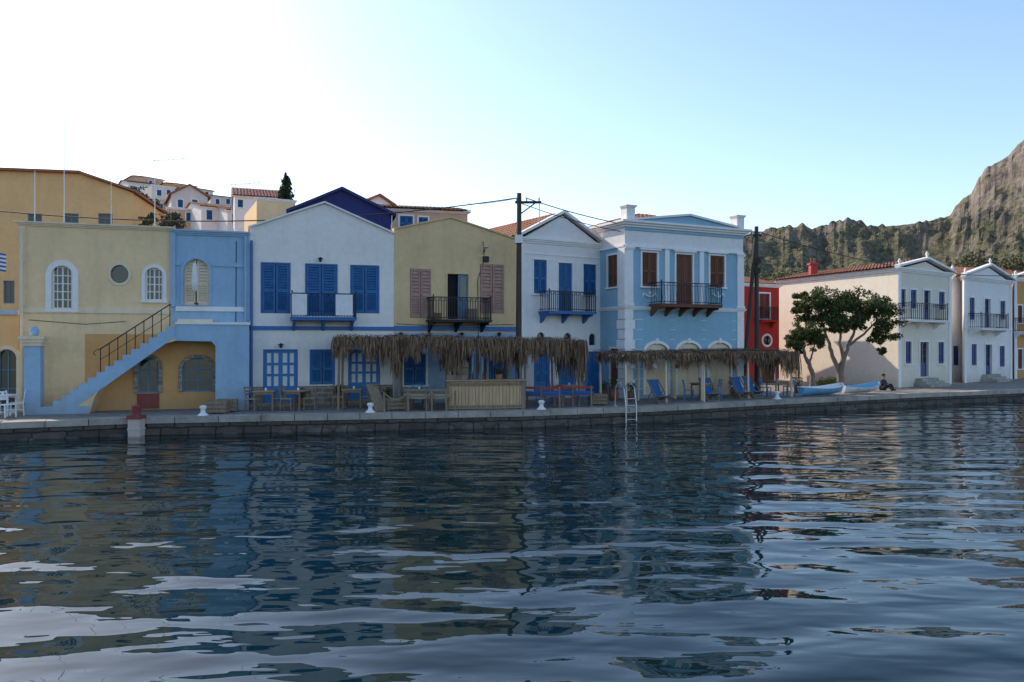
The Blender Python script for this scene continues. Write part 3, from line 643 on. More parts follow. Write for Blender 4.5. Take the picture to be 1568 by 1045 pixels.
# ------------------------------------------------------------------ hillside houses
def hh(name,x0,x1,yt,Y,wm,roof,yr,wins=(),dep=7,skew=1.02,wc='blue',rm='tile'):
    F=Fr(G(x0,Y),G(x1,Y*skew)); W=F.w; xm=(x0+x1)/2; H=F.z(xm,yt); p=Part(); r=Part()
    hs=[F.R(*q[:4]) for q in wins]
    p.wall(0,W,0,H,hs,wm)
    for h,q in zip(hs,wins):
        (p.shutters(h,wc,slats=8) if len(q)<5 else p.glazed(h,2,2,'trimw'))
        p.casing(h,.1,.04,'trimw')
    p.hull(W,H,dep,wm)
    R=F.z(xm,yr)-H
    if roof=='front':
        p.extr([(0,H),(W,H),(W/2,H+R)],0,.2,wm); r.extr([(-.3,H-.12),(W/2,H+R),(W/2,H+R+.16),(-.3,H+.04)],-.25,dep,rm); r.extr([(W+.3,H-.12),(W/2,H+R),(W/2,H+R+.16),(W+.3,H+.04)],-.25,dep,rm)
    elif roof=='side':
        k=dep/2; r.tiles((-.2,-.3,H+.02),(W+.4,0,0),(0,k+.3,R),rm); r.face([(-.2,dep+.2,H),(W+.2,dep+.2,H),(W+.2,k,H+R),(-.2,k,H+R)],rm)
        for a in (0.01,W-.01): p.face([(a,0,H),(a,dep,H),(a,k,H+R)],wm)
        p.cornice(0,W,H-.14,.15,.2,'trimw')
    else: p.cornice(0,W,H,.18,.12,'trimw' if roof=='flat' else wm)
    return make(name,{'walls':p,'roof':r},F.M)
F=Fr(G(-230,47),G(203,50)); W=F.w; p=Part(); r=Part(); H=F.z(100,292)
hs=[F.R(x,327,x+22,345) for x in (42,98,150)]+[F.R(5,430,22,465)]
p.wall(0,W,0,H,hs,'bigochre'); [p.glazed(h,2,1,'bluegrey') for h in hs]
zt=F.z(118,266)
p.extr([(0,H),(W,H),(F.a(122),zt),(0,zt)],0,.3,'bigochre'); p.hull(W,H,9,'bigochre',roof=None)
r.box(-.2,F.a(122)+.1,-.35,9.2,zt,zt+.14,'terra'); r.extr([(F.a(122),zt),(F.a(122)+.02,zt+.14),(W+.25,H+.14),(W+.25,H)],-.35,9.2,'terra')
make('sandy_villa',{'walls':p,'roof':r},F.M)
F=Fr(G(-160,30.3),G(29,30.9)); p=Part(); W=F.w; h=(F.a(-4),F.a(26),0.02,F.z(10,535)); h0=(F.a(-70),F.a(-40),0.02,F.z(10,535))
p.wall(0,W,0,F.z(10,482),[h,h0],'bigochre'); 
for q in (h,h0): p.archfill(q,(q[1]-q[0])/2,'bigochre'); p.archband(q,(q[1]-q[0])/2,.14,.06,'cream'); p.glazed(q,2,3,'bluegrey')
p.box(0,W,-.1,.35,F.z(10,482),F.z(10,475),'ltblue'); p.box(0,W,.3,.34,0,F.z(10,482),'bigochre'); make('arched_garden_wall',p,F.M)

hh('hillside_house',196,238,281,105,'white2','side',272,[(203,286,210,295),(222,286,229,295)])
hh('hillside_house',232,268,287,98,'pinkwhite','flat',280,[(240,291,247,300),(255,291,261,300)])
hh('hillside_house',205,262,306,88,'warmwhite','flat',299,[(215,312,224,325),(240,312,249,325)])
hh('hillside_house',262,318,300,84,'pinkwhite','front',284,[(272,306,280,318),(294,306,302,318)])
hh('hillside_house',255,308,322,76,'beige','flat',318,[(262,326,272,340),(285,326,295,340)])
hh('hillside_house',308,350,318,74,'white','side',304,[(316,322,325,337),(334,322,343,337)])
hh('hillside_house',348,392,324,72,'white2','side',310,[(354,328,362,342),(374,328,382,342)],wc='bluegrey')
hh('hillside_house',322,362,302,96,'pinkwhite','side',294,[(330,305,336,313),(346,305,352,313)])
hh('hillside_house',268,300,284,112,'orange','side',277,[(274,287,280,295),(288,287,294,295)])
hh('hillside_house',298,326,291,108,'white','side',284,[(304,294,309,302),(314,294,319,302)],wc='brown')
hh('hillside_house',222,250,274,118,'beige','side',267,[(228,277,233,283)])
hh('hillside_house',190,222,330,64,'red','flat',326,[(196,334,204,345)])
hh('maroon_roof_house',359,432,302,66,'white2','side',278,[(364,306,372,318)],rm='maroon')
hh('yellow_block_house',393,452,309,52,'yellow','flat',305,[],wc='blue')
hh('blue_gable_house',447,598,326,44,'navy','front',291,[],dep=8,skew=1.03,rm='navy')
hh('orange_gable_house',583,716,322,50,'beige','side',301,[(612,331,632,352),(641,333,655,345)],dep=8,skew=1.03)
hh('tile_roof_house',716,800,368,47,'ltblue','side',350,[],dep=7,skew=1.03)
hh('tile_roof_house',560,600,312,60,'white','front',300,[])
hh('tile_roof_house',1182,1262,452,62,'pinkwhite','side',424,[],dep=9)
hh('tile_roof_house',1480,1600,425,78,'beige','side',404,[],dep=9)
p=Part(); Yc=52.5; b=G(1245,Yc+.8); zc=CH-Q+(HY-404)*Yc/FP; zb=zc-1.5
p.box(-.22,.22,-.22,.22,zb,zc,'redp'); p.box(-.3,.3,-.3,.3,zc,zc+.1,'redp')
for i in (-.12,.12): p.lathe((i,0,zc+.1),[(.08,0),(.06,.25),(.09,.32),(0,.36)],'terra',8)
make('red_chimney',p,Matrix.Translation(b))

# ------------------------------------------------------------------ quay, water, terrain
edge=[(-420,23.0),(-150,24.8),(0,25.9),(200,27.5),(400,28.4),(600,29.3),(800,30.3),(1000,32.4),(1200,36.2),(1400,40.6),(1568,44.3),(1800,51),(2100,62)]
ep=[G(x,y,0) for x,y in edge]
rs=[]
for i in range(len(ep)-1):
    n=max(2,int((ep[i+1]-ep[i]).length/1.1))
    for k in range(n): rs.append(ep[i].lerp(ep[i+1],k/n))
rs.append(ep[-1])
p=Part()
for i in range(len(rs)-1):
    a,b=rs[i],rs[i+1]; fa=a*(95/a.y); fb=b*(95/b.y)
    p.face([(a.x,a.y,Q-.004),(b.x,b.y,Q-.004),(fb.x,fb.y,Q-.004),(fa.x,fa.y,Q-.004)],'pave')
make('quay_pavement',p)
p=Part(); cap=Part()
for i in range(len(rs)-1):
    a,b=rs[i],rs[i+1]; d=(b-a).normalized(); nn=V((-d.y,d.x,0))
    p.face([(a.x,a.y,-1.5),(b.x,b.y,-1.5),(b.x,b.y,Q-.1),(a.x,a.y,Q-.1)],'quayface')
    j=rnd(-.02,.02); o=nn*(-.06+j); g=d*.012; jz=rnd(-.012,.012)
    q=[a+o+g,b+o-g,b+nn*.62-g,a+nn*.62+g]
    vs=[(t.x,t.y,Q-.2) for t in q]+[(t.x,t.y,Q+.012+jz) for t in q]
    cap.mesh(vs,[(0,1,2,3),(4,5,6,7),(0,1,5,4),(1,2,6,5),(2,3,7,6),(3,0,4,7)],'cap')
    if random.random()<.8:
        c=a.lerp(b,rnd(.2,.8)); s=rnd(.18,.4); cap.ball((c.x,c.y-.05,-.05),s,'quayface',(1.3,.7,rnd(.4,.8)),8,5)
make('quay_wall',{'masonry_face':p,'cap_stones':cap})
p=Part(); p.face([(-3000,-3000,0),(3000,-3000,0),(3000,3000,0),(-3000,3000,0)],'water'); make('harbour_water',p)

def interp(x,tab):
    if x<=tab[0][0]: return tab[0][1]
    for i in range(len(tab)-1):
        if x<=tab[i+1][0]:
            t=(x-tab[i][0])/(tab[i+1][0]-tab[i][0]); return tab[i][1]*(1-t)+tab[i+1][1]*t
    return tab[-1][1]
RG=[(-900,430),(600,430),(900,410),(1080,372),(1130,366),(1180,364),(1230,359),(1262,364),(1275,354),(1300,352),(1318,349),(1335,354),(1380,346),(1420,344),(1440,340),(1455,334),(1463,318),(1476,300),(1486,296),(1500,270),(1520,252),(1540,242),(1568,222),(1650,190),(1800,160),(2000,200),(2500,300)]
sm=lambda t:max(0,min(1,t))**2*(3-2*max(0,min(1,t)))
cols=[]; x=-900
while x<2500:
    cols.append(x); x+= 3 if 1080<x<1640 else 25
rows=[48+340*(k/130)**1.35 for k in range(131)]+[430,500,700,1200,2500]
vs=[];fs=[]
for Y in rows:
    for px in cols:
        u=(px-CX)/FP; X=u*Y; yr=340
        py=interp(px,RG)
        if px>1100: py+=4*noise.noise(V((px*.06,0,2)))+2*noise.noise(V((px*.19,4,2)))
        zr=CH+(HY-py)*yr/FP
        t=(Y-66)/(yr-66)
        lower=min(zr,56); big=zr-lower
        if t<0: z=-.2
        elif t<=1:
            w1=.10*noise.noise(V((X*.015,3,9)))+.04*noise.noise(V((X*.05,Y*.02,9)))
            z=-.2+lower*(.62*t**1.15+.38*sm((t-.60-w1)/.34))+big*(.62*sm((t-.30-w1)/.68)+.38*sm((t-.62-w1)/.34))
        else: z=zr*max(.0,1-(Y-yr)/1500)
        nz=noise.fractal(V((X*.022,Y*.022,3.1)),1.0,2.1,6)
        rg=1-abs(noise.noise(V((X*.028,Y*.024,7.7)))*2); rg2=1-abs(noise.noise(V((X*.085,Y*.07,1.7)))*2); rg3=1-abs(noise.noise(V((X*.25,Y*.2,4.7)))*2)
        amp=sm((Y-90)/160)*(1-.5*sm((t-.85)/.15))
        z+=amp*(nz*5.5+(rg-.5)*5.5+(rg2-.5)*3.2+(rg3-.5)*1.3)*(1 if px>1000 else .3)
        wl=1-sm((px-560)/260)
        zl=-.2+13.2*sm((Y-52)/40)+ (6*sm((Y-88)/25) if px<420 else 0)
        zl=min(zl, CH+(HY-(300 if 190<px<400 else 352))*Y/FP-1)
        if Y>150: zl*=max(.3,1-(Y-150)/400)
        z=z*(1-wl)+zl*wl
        vs.append((X,Y,z))
nc=len(cols)
for j in range(len(rows)-1):
    for i in range(nc-1): fs.append((j*nc+i,j*nc+i+1,(j+1)*nc+i+1,(j+1)*nc+i))
p=Part(); p.mesh(vs,fs,'hill',False); make('rocky_hill_terrain',p)

def leaves(p,c,r,n,size,m,flat=1.0):
    for _ in range(n):
        while True:
            d=V((rnd(-1,1),rnd(-1,1),rnd(-1,1)))
            if d.length<=1: break
        d=d*(.55+.45*d.length); q=V(c)+V((d.x*r[0],d.y*r[1],d.z*r[2])); s=size*rnd(.6,1.4)
        a=V((rnd(-1,1),rnd(-1,1),rnd(-1,1))).normalized(); b=a.cross(V((rnd(-1,1),rnd(-1,1),rnd(-1,1)))).normalized()
        p.face([q-a*s,q+b*s*.45,q+a*s,q-b*s*.45],m)
def hill_z(X,Y):
    px=CX+FP*X/Y; i=min(range(nc),key=lambda k:abs(cols[k]-px)); j=min(range(len(rows)),key=lambda k:abs(rows[k]-Y)); return vs[j*nc+i][2]
p=Part()
for _ in range(620):
    Y=rnd(85,310); px=rnd(1120,1640); X=(px-CX)/FP*Y; z=hill_z(X,Y)
    if noise.noise(V((X*.03,Y*.03,0)))<-.05 or z>46: continue
    r=rnd(.3,.85)*(.7+Y/400); leaves(p,(X,Y,z+r*.2),(r*1.4,r,r*.55),14,.14+.20*r,'bush')
X=(1303-CX)/FP*338; leaves(p,(X,338,hill_z(X,338)+1.2),(3.6,3,2.2),140,.7,'bush')
make('hillside_scrub',p)
p=Part()
for _ in range(26):
    px=rnd(1120,1300); Y=rnd(62,74); X=(px-CX)/FP*Y; zt=CH+(HY-rnd(416,442))*Y/FP; r=rnd(1,1.8)
    leaves(p,(X,Y,zt-r*.6),(r*1.2,r,r),220,.14,'bush'); leaves(p,(X,Y,zt-r*2),(r*1.2,r,r*1.2),120,.2,'bush')
for _ in range(8):
    px=rnd(1470,1600); Y=rnd(80,90); X=(px-CX)/FP*Y; zt=CH+(HY-rnd(392,404))*Y/FP; r=rnd(1,1.6); leaves(p,(X,Y,zt-r*.6),(r*1.6,r,r),200,.2,'bush')
make('shrub_thicket',p)

# ------------------------------------------------------------------ trees
def tree(name,base,limbs,clumps,n,size,m='leaf',r0=.16):
    t=Part(); c=Part()
    for L in limbs:
        pts=[V(q[:3]) for q in L]; rr=[q[3] for q in L]
        sub=[];sr=[]
        for k in range(len(pts)-1):
            for s in range(4):
                f=s/4; sub.append(pts[k].lerp(pts[k+1],f)+V((rnd(-.03,.03),rnd(-.03,.03),0))*(1 if (k+s)>0 else 0)); sr.append(rr[k]*(1-f)+rr[k+1]*f)
        sub.append(pts[-1]); sr.append(rr[-1]); t.path(sub,sr,'bark',8)
    for cl in clumps:
        cc=V(cl[:3]); R=cl[3]
        near=min((V(q[:3]) for L in limbs for q in L[2:]),key=lambda v:(v-cc).length)
        t.path([near,near.lerp(cc,.5)+V((rnd(-.1,.1),rnd(-.1,.1),.05)),cc],[.035,.022,.01],'bark',5)
        for _ in range(11):
            d=V((rnd(-1,1),rnd(-1,1),rnd(-.8,1)))*R*.85; q=cc+d
            t.path([cc,cc+d*.5,q],[.012,.008,.004],'bark',4)
            leaves(c,q,(R*.44,R*.44,R*.36),n//11,size,m)
    return make(name,{'trunk_and_limbs':t,'foliage':c},Matrix.Translation(base))
b=G(1290,44)
def T(px,py,dy=0,Y=44,bx=1290): return ((px-bx)*Y/FP,dy,CH-Q+(HY-py)*Y/FP)
L=[[(*T(1289,596),.24),(*T(1286,575),.19),(*T(1292,550),.16),(*T(1298,530),.11),(*T(1308,508),.07),(*T(1318,485),.04)],
   [(*T(1286,575),.15),(*T(1276,545,.1),.12),(*T(1266,520,-.1),.08),(*T(1258,492),.05)],
   [(*T(1292,552),.12),(*T(1284,525,-.2),.08),(*T(1286,495,-.2),.05)],
   [(*T(1298,530),.09),(*T(1325,512,.2),.06),(*T(1342,492),.04)]]
cl=[]
for px,py,R in ((1240,466,.62),(1256,460,.72),(1272,460,.74),(1290,466,.70),(1306,461,.78),(1325,462,.76),(1343,470,.74),(1356,488,.66),(1352,506,.60),(1333,484,.74),(1264,480,.72),(1280,484,.70),(1300,482,.70),(1316,480,.66),(1342,518,.44),(1360,474,.45),(1234,460,.45),(1250,488,.50),(1236,480,.50),(1272,500,.42),(1322,498,.56),(1348,538,.22),(1290,498,.44),(1228,470,.40),(1306,500,.40)):
    cl.append((*T(px,py,rnd(-.8,.8)),R))
tree('tamarisk_tree',b,L,cl,860,.08)
b=G(1240,42.5)
def T2(px,py,dy=0): return ((px-1240)*42.5/FP,dy,CH-Q+(HY-py)*42.5/FP)
L=[[(*T2(1242,598),.19),(*T2(1245,578),.14),(*T2(1239,558),.12),(*T2(1233,545),.09),(*T2(1228,528),.05)],[(*T2(1239,558),.08),(*T2(1243,545),.05),(*T2(1247,528),.03)]]
cl=[(*T2(px,py,rnd(-.4,.3)),R) for px,py,R in ((1217,514,.48),(1232,508,.54),(1247,514,.46),(1221,526,.46),(1240,528,.46),(1232,519,.54),(1211,523,.34),(1254,522,.34),(1226,534,.3))]
tree('tamarisk_tree',b,L,cl,900,.065)
b=G(1268,44.5); p=Part()
for i in range(8): leaves(p,(rnd(-.7,.7),rnd(-.3,.3),rnd(.15,.5)),(.35,.3,.3),160,.06,'leaf')
make('low_shrub',p,Matrix.Translation(b))
b=G(438,60); p=Part(); t=Part(); z0=CH-Q+(HY-320)*60/FP; z1=CH-Q+(HY-270)*60/FP
t.tube((0,0,0),(0,0,z1-.4),.15,.03,'bark',8)
for k in range(60):
    f=k/60; z=z0-1+(z1-z0+1)*f; R=.68*(math.sin(math.pi*min(1,.25+f*.75))**.7)+.08; a=rnd(0,6.28); leaves(p,(R*.45*math.cos(a),R*.45*math.sin(a),z),(R*.6,R*.6,.35),70,.10,'leafd')
make('cypress_tree',{'trunk':t,'foliage':p},Matrix.Translation(b))
b=G(214,58); zc=CH-Q+(HY-312)*58/FP
tree('garden_tree',b,[[(0,0,0,.2),(.1,0,zc-1.2,.15),(0,0,zc,.06)],[(.1,0,zc-1.2,.1),(-.3,0,zc-.6,.07),(-.6,0,zc,.04)]],[(rnd(-.9,.9),rnd(-.6,.6),zc+rnd(-.8,.8),rnd(.45,.7)) for _ in range(12)],260,.11,'bush')
b=G(250,50); zc=CH-Q+(HY-346)*50/FP
tree('garden_tree',b,[[(0,0,0,.15),(.1,0,zc-.6,.1),(0,0,zc,.04)]],[(rnd(-1.2,1.2),rnd(-.6,.6),zc+rnd(-.5,.5),rnd(.35,.5)) for _ in range(9)],200,.09,'bush')

# ------------------------------------------------------------------ poles and wires
def zy(py,Y): return CH+(HY-py)*Y/FP
p=Part(); b=G(794,34.9); h=zy(296,34.9)-Q
p.tube((0,0,-.2),(.03,0,h),.145,.10,'pole',12); p.box(-.15,1.0,-.05,.05,h-.45,h-.35,'iron'); p.beam((.1,0,h-.9),(.75,0,h-.42),.05,.05,'iron')
for x in (-.08,.35,.9): p.tube((x,0,h-.35),(x,0,h-.2),.03,.045,'whiteplast',8)
p.tube((.92,0,h-1.35),(.92,0,h-.35),.02,.02,'steel',6); p.box(-.16,.18,-.2,.14,h-2.2,h-1.85,'steel')
make('utility_pole',p,Matrix.Translation(b)); top1=b+V((.3,0,h-.2)); topm=b+V((0,0,h-.2))
p=Part(); b=G(1159,40.5); h=zy(347,40.5)-Q
p.tube((0,0,-.2),(-.02,0,h),.14,.10,'pole',12); p.tube((-.85,-.3,-.1),(-.05,0,h-.5),.12,.09,'pole',10)
p.box(-.22,.25,-.05,.05,h-.5,h-.4,'iron')
for x in (-.18,.2): p.tube((x,0,h-.4),(x,0,h-.25),.03,.045,'whiteplast',8)
for z in (h-1.9,h-2.4): p.box(-.16,.12,-.20,-.1,z,z+.3,'iron')
make('utility_pole',p,Matrix.Translation(b)); top2=b+V((0,0,h-.25))
def wire(A,B,sag,r=.018):
    p=Part(); A,B=V(A),V(B); pts=[A.lerp(B,k/24)-V((0,0,4*sag*(k/24)*(1-k/24))) for k in range(25)]; p.path(pts,r,'iron',4); make('overhead_wire',p)
L0=G(-120,33,0); L0.z=zy(310,33)
wire(L0,topm,.9,.024); wire(top1,top2,.6,.022); wire(topm-V((0,0,.2)),top2-V((0,0,.15)),.75)
R0=G(1700,62,0); R0.z=zy(402,62); wire(top2,R0,1.6,.024)
wire(topm,G(715,50,zy(312,50)),.1,.014); wire(topm,G(790,37,zy(370,37)),.1,.014)

# ------------------------------------------------------------------ pergolas
def pergola(name,A,B,dep,zt,posts,fringe,postm='wood',sid=0):
    F=Fr(A,B); W=F.w; fr=Part(); th=Part()
    for q in posts:
        a=W*q
        for y in (0,dep): fr.tube((a+rnd(-.04,.04),y,0),(a+rnd(-.03,.03),y,zt-.05),.05,.042,postm,8)
        fr.tube((a,-.2,zt-.02),(a,dep+.2,zt),.04,.035,postm,6)
    for y in (0,dep/2,dep): fr.tube((-.15,y,zt+.03),(W+.15,y,zt+.03+rnd(-.03,.03)),.045,.04,postm,8)
    k=int(W/.12)
    for i in range(k): a=W*i/k+rnd(-.04,.04); fr.tube((a,-.25+rnd(-.1,.1),zt+.085),(a+rnd(-.05,.05),dep+.25+rnd(-.1,.1),zt+.085+rnd(-.02,.02)),.014,.012,'wood',4)
    for _ in range(int(W*220)):
        a=rnd(-.1,W+.1); y=rnd(-.3,dep+.3); an=rnd(-.5,.5); l=rnd(.3,.7); z=zt+.10+rnd(0,.14)+.06*noise.noise(V((a*1.5,y,sid)))
        d=V((math.sin(an),math.cos(an),rnd(-.16,.16)))*l; c=V((math.cos(an),-math.sin(an),rnd(-.5,.5)))*.014; q=V((a,y,z)); th.face([q-c,q+c,q+d+c*.4,q+d-c*.4],'thatch')
    for i in range(3):
        a=W*(.2+.3*i); fr.tube((a,dep*.4,zt),(a,dep*.4,zt-.35),.006,.006,'iron',4); fr.ball((a,dep*.4,zt-.45),.11,random.choice(['rope','cloth','terra']),(1,1,1.1),10,7)
    def fr_len(a): return interp(a/W,fringe)
    def strand(a,y,l):
        z=zt+rnd(.0,.16); w=rnd(.008,.022); x1=a+rnd(-.12,.12); dy=rnd(-.12,.08)
        m=V((a+(x1-a)*.4+rnd(-.05,.05),y+dy*.6,z-l*.5)); e=V((x1,y+dy,z-l)); c=V((w,rnd(-w,w),0))
        th.face([V((a,y,z))-c,V((a,y,z))+c,m+c,m-c],'thatch'); th.face([m-c,m+c,e+c*.3,e-c*.3],'thatch')
    for _ in range(int(W*230)):
        a=rnd(-.15,W+.15); cl=.5+.9*noise.noise(V((a*2.2,sid,0))); cl2=noise.noise(V((a*8,sid,3)))
        l=fr_len(a)*(.35+.85*cl+.45*cl2)*rnd(.6,1.2); 
        if l<.08: continue
        strand(a,-.25+rnd(-.1,.12),l)
    for _ in range(int(dep*110)):
        y=rnd(-.2,dep+.2)
        for a,f in ((-.1,fringe[0][1]),(W+.1,fringe[-1][1])): strand(a+rnd(-.08,.08),y,f*rnd(.4,1.1))
    for _ in range(int(W*50)): a=rnd(-.1,W+.1); strand(a,dep+.2,fr_len(a)*rnd(.3,.7))
    return make(name,{'post_frame':fr,'thatch':th},F.M)
pergola('thatched_pergola',G(517,30.6),G(604,30.9),2.1,2.68,[.02,.98],[(0,.75),(.3,.5),(.6,.8),(1,1.5)],sid=1)
pergola('thatched_pergola',G(608,31.0),G(690,31.2),2.2,2.70,[.03,.97],[(0,1.4),(.3,.7),(.6,.9),(1,1.1)],sid=2)
pergola('thatched_pergola',G(694,31.0),G(798,31.6),2.3,2.62,[.02,.5,.98],[(0,1.2),(.2,.95),(.5,.7),(.8,1.0),(1,1.1)],sid=3)
pergola('thatched_pergola',G(802,31.8),G(888,32.9),2.3,2.58,[.03,.97],[(0,.9),(.4,.75),(.75,1.05),(1,1.6)],sid=4)
pergola('thatched_pergola',G(958,33.2),G(1078,35.0),2.0,2.02,[.0,.5,1],[(0,.4),(.15,.3),(.25,1.1),(.33,.2),(.55,.25),(.7,.95),(.8,.3),(1,.5)],'cream',sid=5)
pergola('thatched_pergola',G(1072,35.6),G(1214,38.2),2.0,2.06,[.02,.5,.98],[(0,.3),(.2,.35),(.3,1.05),(.4,.3),(.5,.3),(.62,1.05),(.72,.4),(.8,.6),(1,1.3)],'cream',sid=6)

# ------------------------------------------------------------------ bar counter
F=Fr(G(686,30.9),G(801,31.4)); W=F.w; p=Part(); t=Part()
n=22
for i in range(n):
    a0=W*i/n; p.box(a0+.006,W*(i+1)/n-.006,rnd(-.008,.008),.04,.02,1.08+rnd(-.01,.01),'woodlt')
for a in (0.02,W-.06): 
    for k in range(7): p.box(a,a+.04,.05+k*.13,.05+k*.13+.122,.02,1.08,'woodlt')
p.box(-.1,W+.1,-.12,.5,1.10,1.16,'woodh'); p.box(-.02,W+.02,-.03,.0,.92,1.02,'wood'); p.box(0,W,.85,.95,0,1.0,'wood'); p.box(-.02,W+.02,-.025,-.008,.06,.16,'wood')
for q in (.0,1.): p.box(W*q-.06,W*q+.06,-.05,.06,0,1.12,'wood')
p.box(-.05,W*.25,-.05,.5,1.162,1.34,'wood')
for i in range(9):
    a=rnd(.9,W-.2); r=rnd(.03,.05); p.lathe((a,rnd(.1,.35),1.16),[(r,0),(r,.2),(r*.4,.27),(r*.4,.34),(0,.34)],random.choice(['glass','clothb','terra','whiteplast']),8)
p.lathe((W*.68,.15,1.16),[(.12,0),(.14,.18),(.10,.2)],'terra',12); leaves(t,(W*.68,.15,1.45),(.16,.16,.15),120,.05,'leaf')
make('wooden_bar_counter',{'counter':p,'pot_plant_leaves':t},F.M)

# ------------------------------------------------------------------ furniture
def chair(m='blue2',seat='rope',back=True):
    p=Part()
    for x in (-.2,.2):
        p.beam((x,-.2,0),(x,-.18,.45),.035,.035,m); p.beam((x,.22,0),(x,.19,.45),.035,.035,m); p.beam((x,.19,.45),(x,.27,.92),.035,.03,m); p.beam((x,-.19,.2),(x,.2,.2),.022,.022,m)
    p.box(-.22,.22,-.21,.21,.43,.465,seat)
    for z,y in ((.62,.222),(.74,.242),(.87,.262)): p.beam((-.2,y,z),(.2,y,z),.02,.055,m)
    for z in (.16,.28): p.beam((-.2,-.19,z),(.2,-.19,z),.02,.02,m); 
    return p
def table(m='woodh',l='wood',w=.8,d=.8,cloth=None):
    p=Part(); p.box(-w/2,w/2,-d/2,d/2,.71,.75,m)
    for x in (-w/2+.06,w/2-.06):
        for y in (-d/2+.06,d/2-.06): p.beam((x,y,0),(x,y,.71),.05,.05,l)
    p.box(-w/2+.05,w/2-.05,-d/2+.05,-d/2+.07,.62,.71,l); p.box(-w/2+.05,w/2-.05,d/2-.07,d/2-.05,.62,.71,l)
    p.lathe((.05,.0,.75),[(.04,0),(.045,.08),(.03,.1),(0,.1)],'whiteplast',8)
    return p
def bench(m='redp',c='clothb',l='wood'):
    p=Part()
    for x in (-.75,0,.75):
        p.beam((x,-.2,0),(x,-.2,.42),.05,.05,l); p.beam((x,.2,0),(x,.28,.85),.05,.05,l); p.beam((x,-.22,.41),(x,.24,.41),.04,.05,l)
    for y in (-.18,-.06,.06,.18): p.box(-.85,.85,y-.05,y+.05,.435,.46,m)
    for z,y in ((.6,.24),(.78,.275)): p.box(-.85,.85,y-.02,y+.005,z-.04,z+.04,m if z>.7 else c)
    p.box(-.8,.8,-.2,.2,.462,.53,c); return p
def deckchair():
    p=Part()
    for x in (-.28,.28):
        p.beam((x,-.5,.32),(x,.45,.08),.03,.045,'wood'); p.beam((x,-.45,.02),(x,.42,.98),.03,.045,'wood'); p.beam((x,.1,.5),(x,.5,.02),.025,.04,'wood')
    for q in ((-.5,.33),(.42,.98),(-.45,.02),(.5,.03)): p.beam((-.3,q[0],q[1]),(.3,q[0],q[1]),.03,.03,'wood')
    pr=[(-.5,.34),(-.3,.24),(-.08,.24),(.12,.42),(.28,.7),(.42,.99)]
    for i in range(5): p.face([(-.25,*pr[i]),(.25,*pr[i]),(.25,*pr[i+1]),(-.25,*pr[i+1])],'clothb',True)
    return p
def put(name,part,px,Y,rot=0,z=Q): 
    b=G(px,Y,z+.012); return make(name,part,Matrix.Translation(b)@Matrix.Rotation(math.radians(rot),4,'Z'))
for px,Y,r in ((405,30.6,10),(455,30.8,-20),(540,31.8,5),(640,31.4,0),(1075,36.4,20),(1190,38.5,20),(870,34.6,20)):
    put('taverna_table',table(),px,Y,r)
for px,Y,r,m in ((388,30.4,80,'wood'),(424,30.9,-80,'wood'),(440,30.6,95,'wood'),(474,31.0,-90,'wood'),(520,31.6,80,'wood'),(560,31.9,-70,'wood'),(623,31.2,90,'wood'),(657,31.6,-85,'wood'),(640,32.3,5,'blue2'),
   (850,34.3,80,'blue2'),(888,34.8,-80,'blue2'),(1055,36.0,90,'blue2'),(1095,36.6,-90,'blue2'),(1172,38.1,90,'blue2'),(1208,38.9,-90,'blue2'),(830,33.8,20,'blue2')):
    put('taverna_chair',chair(m,'rope'),px,Y,r+rnd(-10,10))
for px,Y,r in ((10,27.6,70),(26,28.4,-60),(-12,28.4,100)): put('garden_chair',chair('whiteplast','whiteplast'),px,Y,r)
put('garden_table',table('whiteplast','whiteplast'),2,28.2,10)
for px,Y,r in ((832,32.0,160),(878,32.6,170)): put('cushioned_bench',bench('redp'),px,Y,r)
put('wooden_bench',bench('wood','rope'),655,30.6,176)
for px,Y,r in ((1008,34.2,25),(1085,35.9,15),(1133,37.0,20),(1152,37.6,25)): put('deck_chair',deckchair(),px,Y,r)
def crate(w=.7,d=.5,h=.45,m='wood'):
    p=Part()
    for x in (-w/2,w/2-.05):
        for y in (-d/2,d/2-.05): p.box(x,x+.05,y,y+.05,0,h,m)
    for k in range(3):
        z=.03+k*h/3; p.box(-w/2-.01,w/2+.01,-d/2-.02,-d/2,z,z+h/3-.03,m); p.box(-w/2-.01,w/2+.01,d/2,d/2+.02,z,z+h/3-.03,m); p.box(-w/2-.02,-w/2,-d/2,d/2,z,z+h/3-.03,m); p.box(w/2,w/2+.02,-d/2,d/2,z,z+h/3-.03,m)
    p.box(-w/2+.05,w/2-.05,-d/2,d/2,.05,.09,m); return p
for px,Y in ((334,29.4),(348,30.1),(605,30.8),(915,33.4)): put('wooden_crate',crate(),px,Y,rnd(0,30))
def pot(s=1):
    p=Part(); p.lathe((0,0,0),[(0,0),(.12*s,0),(.2*s,.22*s),(.16*s,.36*s),(.2*s,.4*s),(.16*s,.4*s),(.14*s,.34*s)],'terra'); leaves(p,(0,0,.6*s),(.25*s,.25*s,.25*s),150,.05,'leaf'); return p
for px,Y,s in ((595,31.8,1),(520,32.8,1.1),(940,35.8,1.2),(925,36.6,1),(1125,38.6,1.1),(462,32.2,.9),(1222,41,1.1),(965,36.2,1)): put('potted_plant',pot(s),px,Y)
def bollard(): 
    p=Part(); p.lathe((0,0,0),[(.2,0),(.17,.04),(.09,.1),(.075,.2),(.12,.27),(.13,.32),(.06,.36),(0,.36)],'whiteplast'); return p
for px,Y in ((311,28.35),(567,29.6),(829,30.9),(1190,36.6)): put('mooring_bollard',bollard(),px,Y)
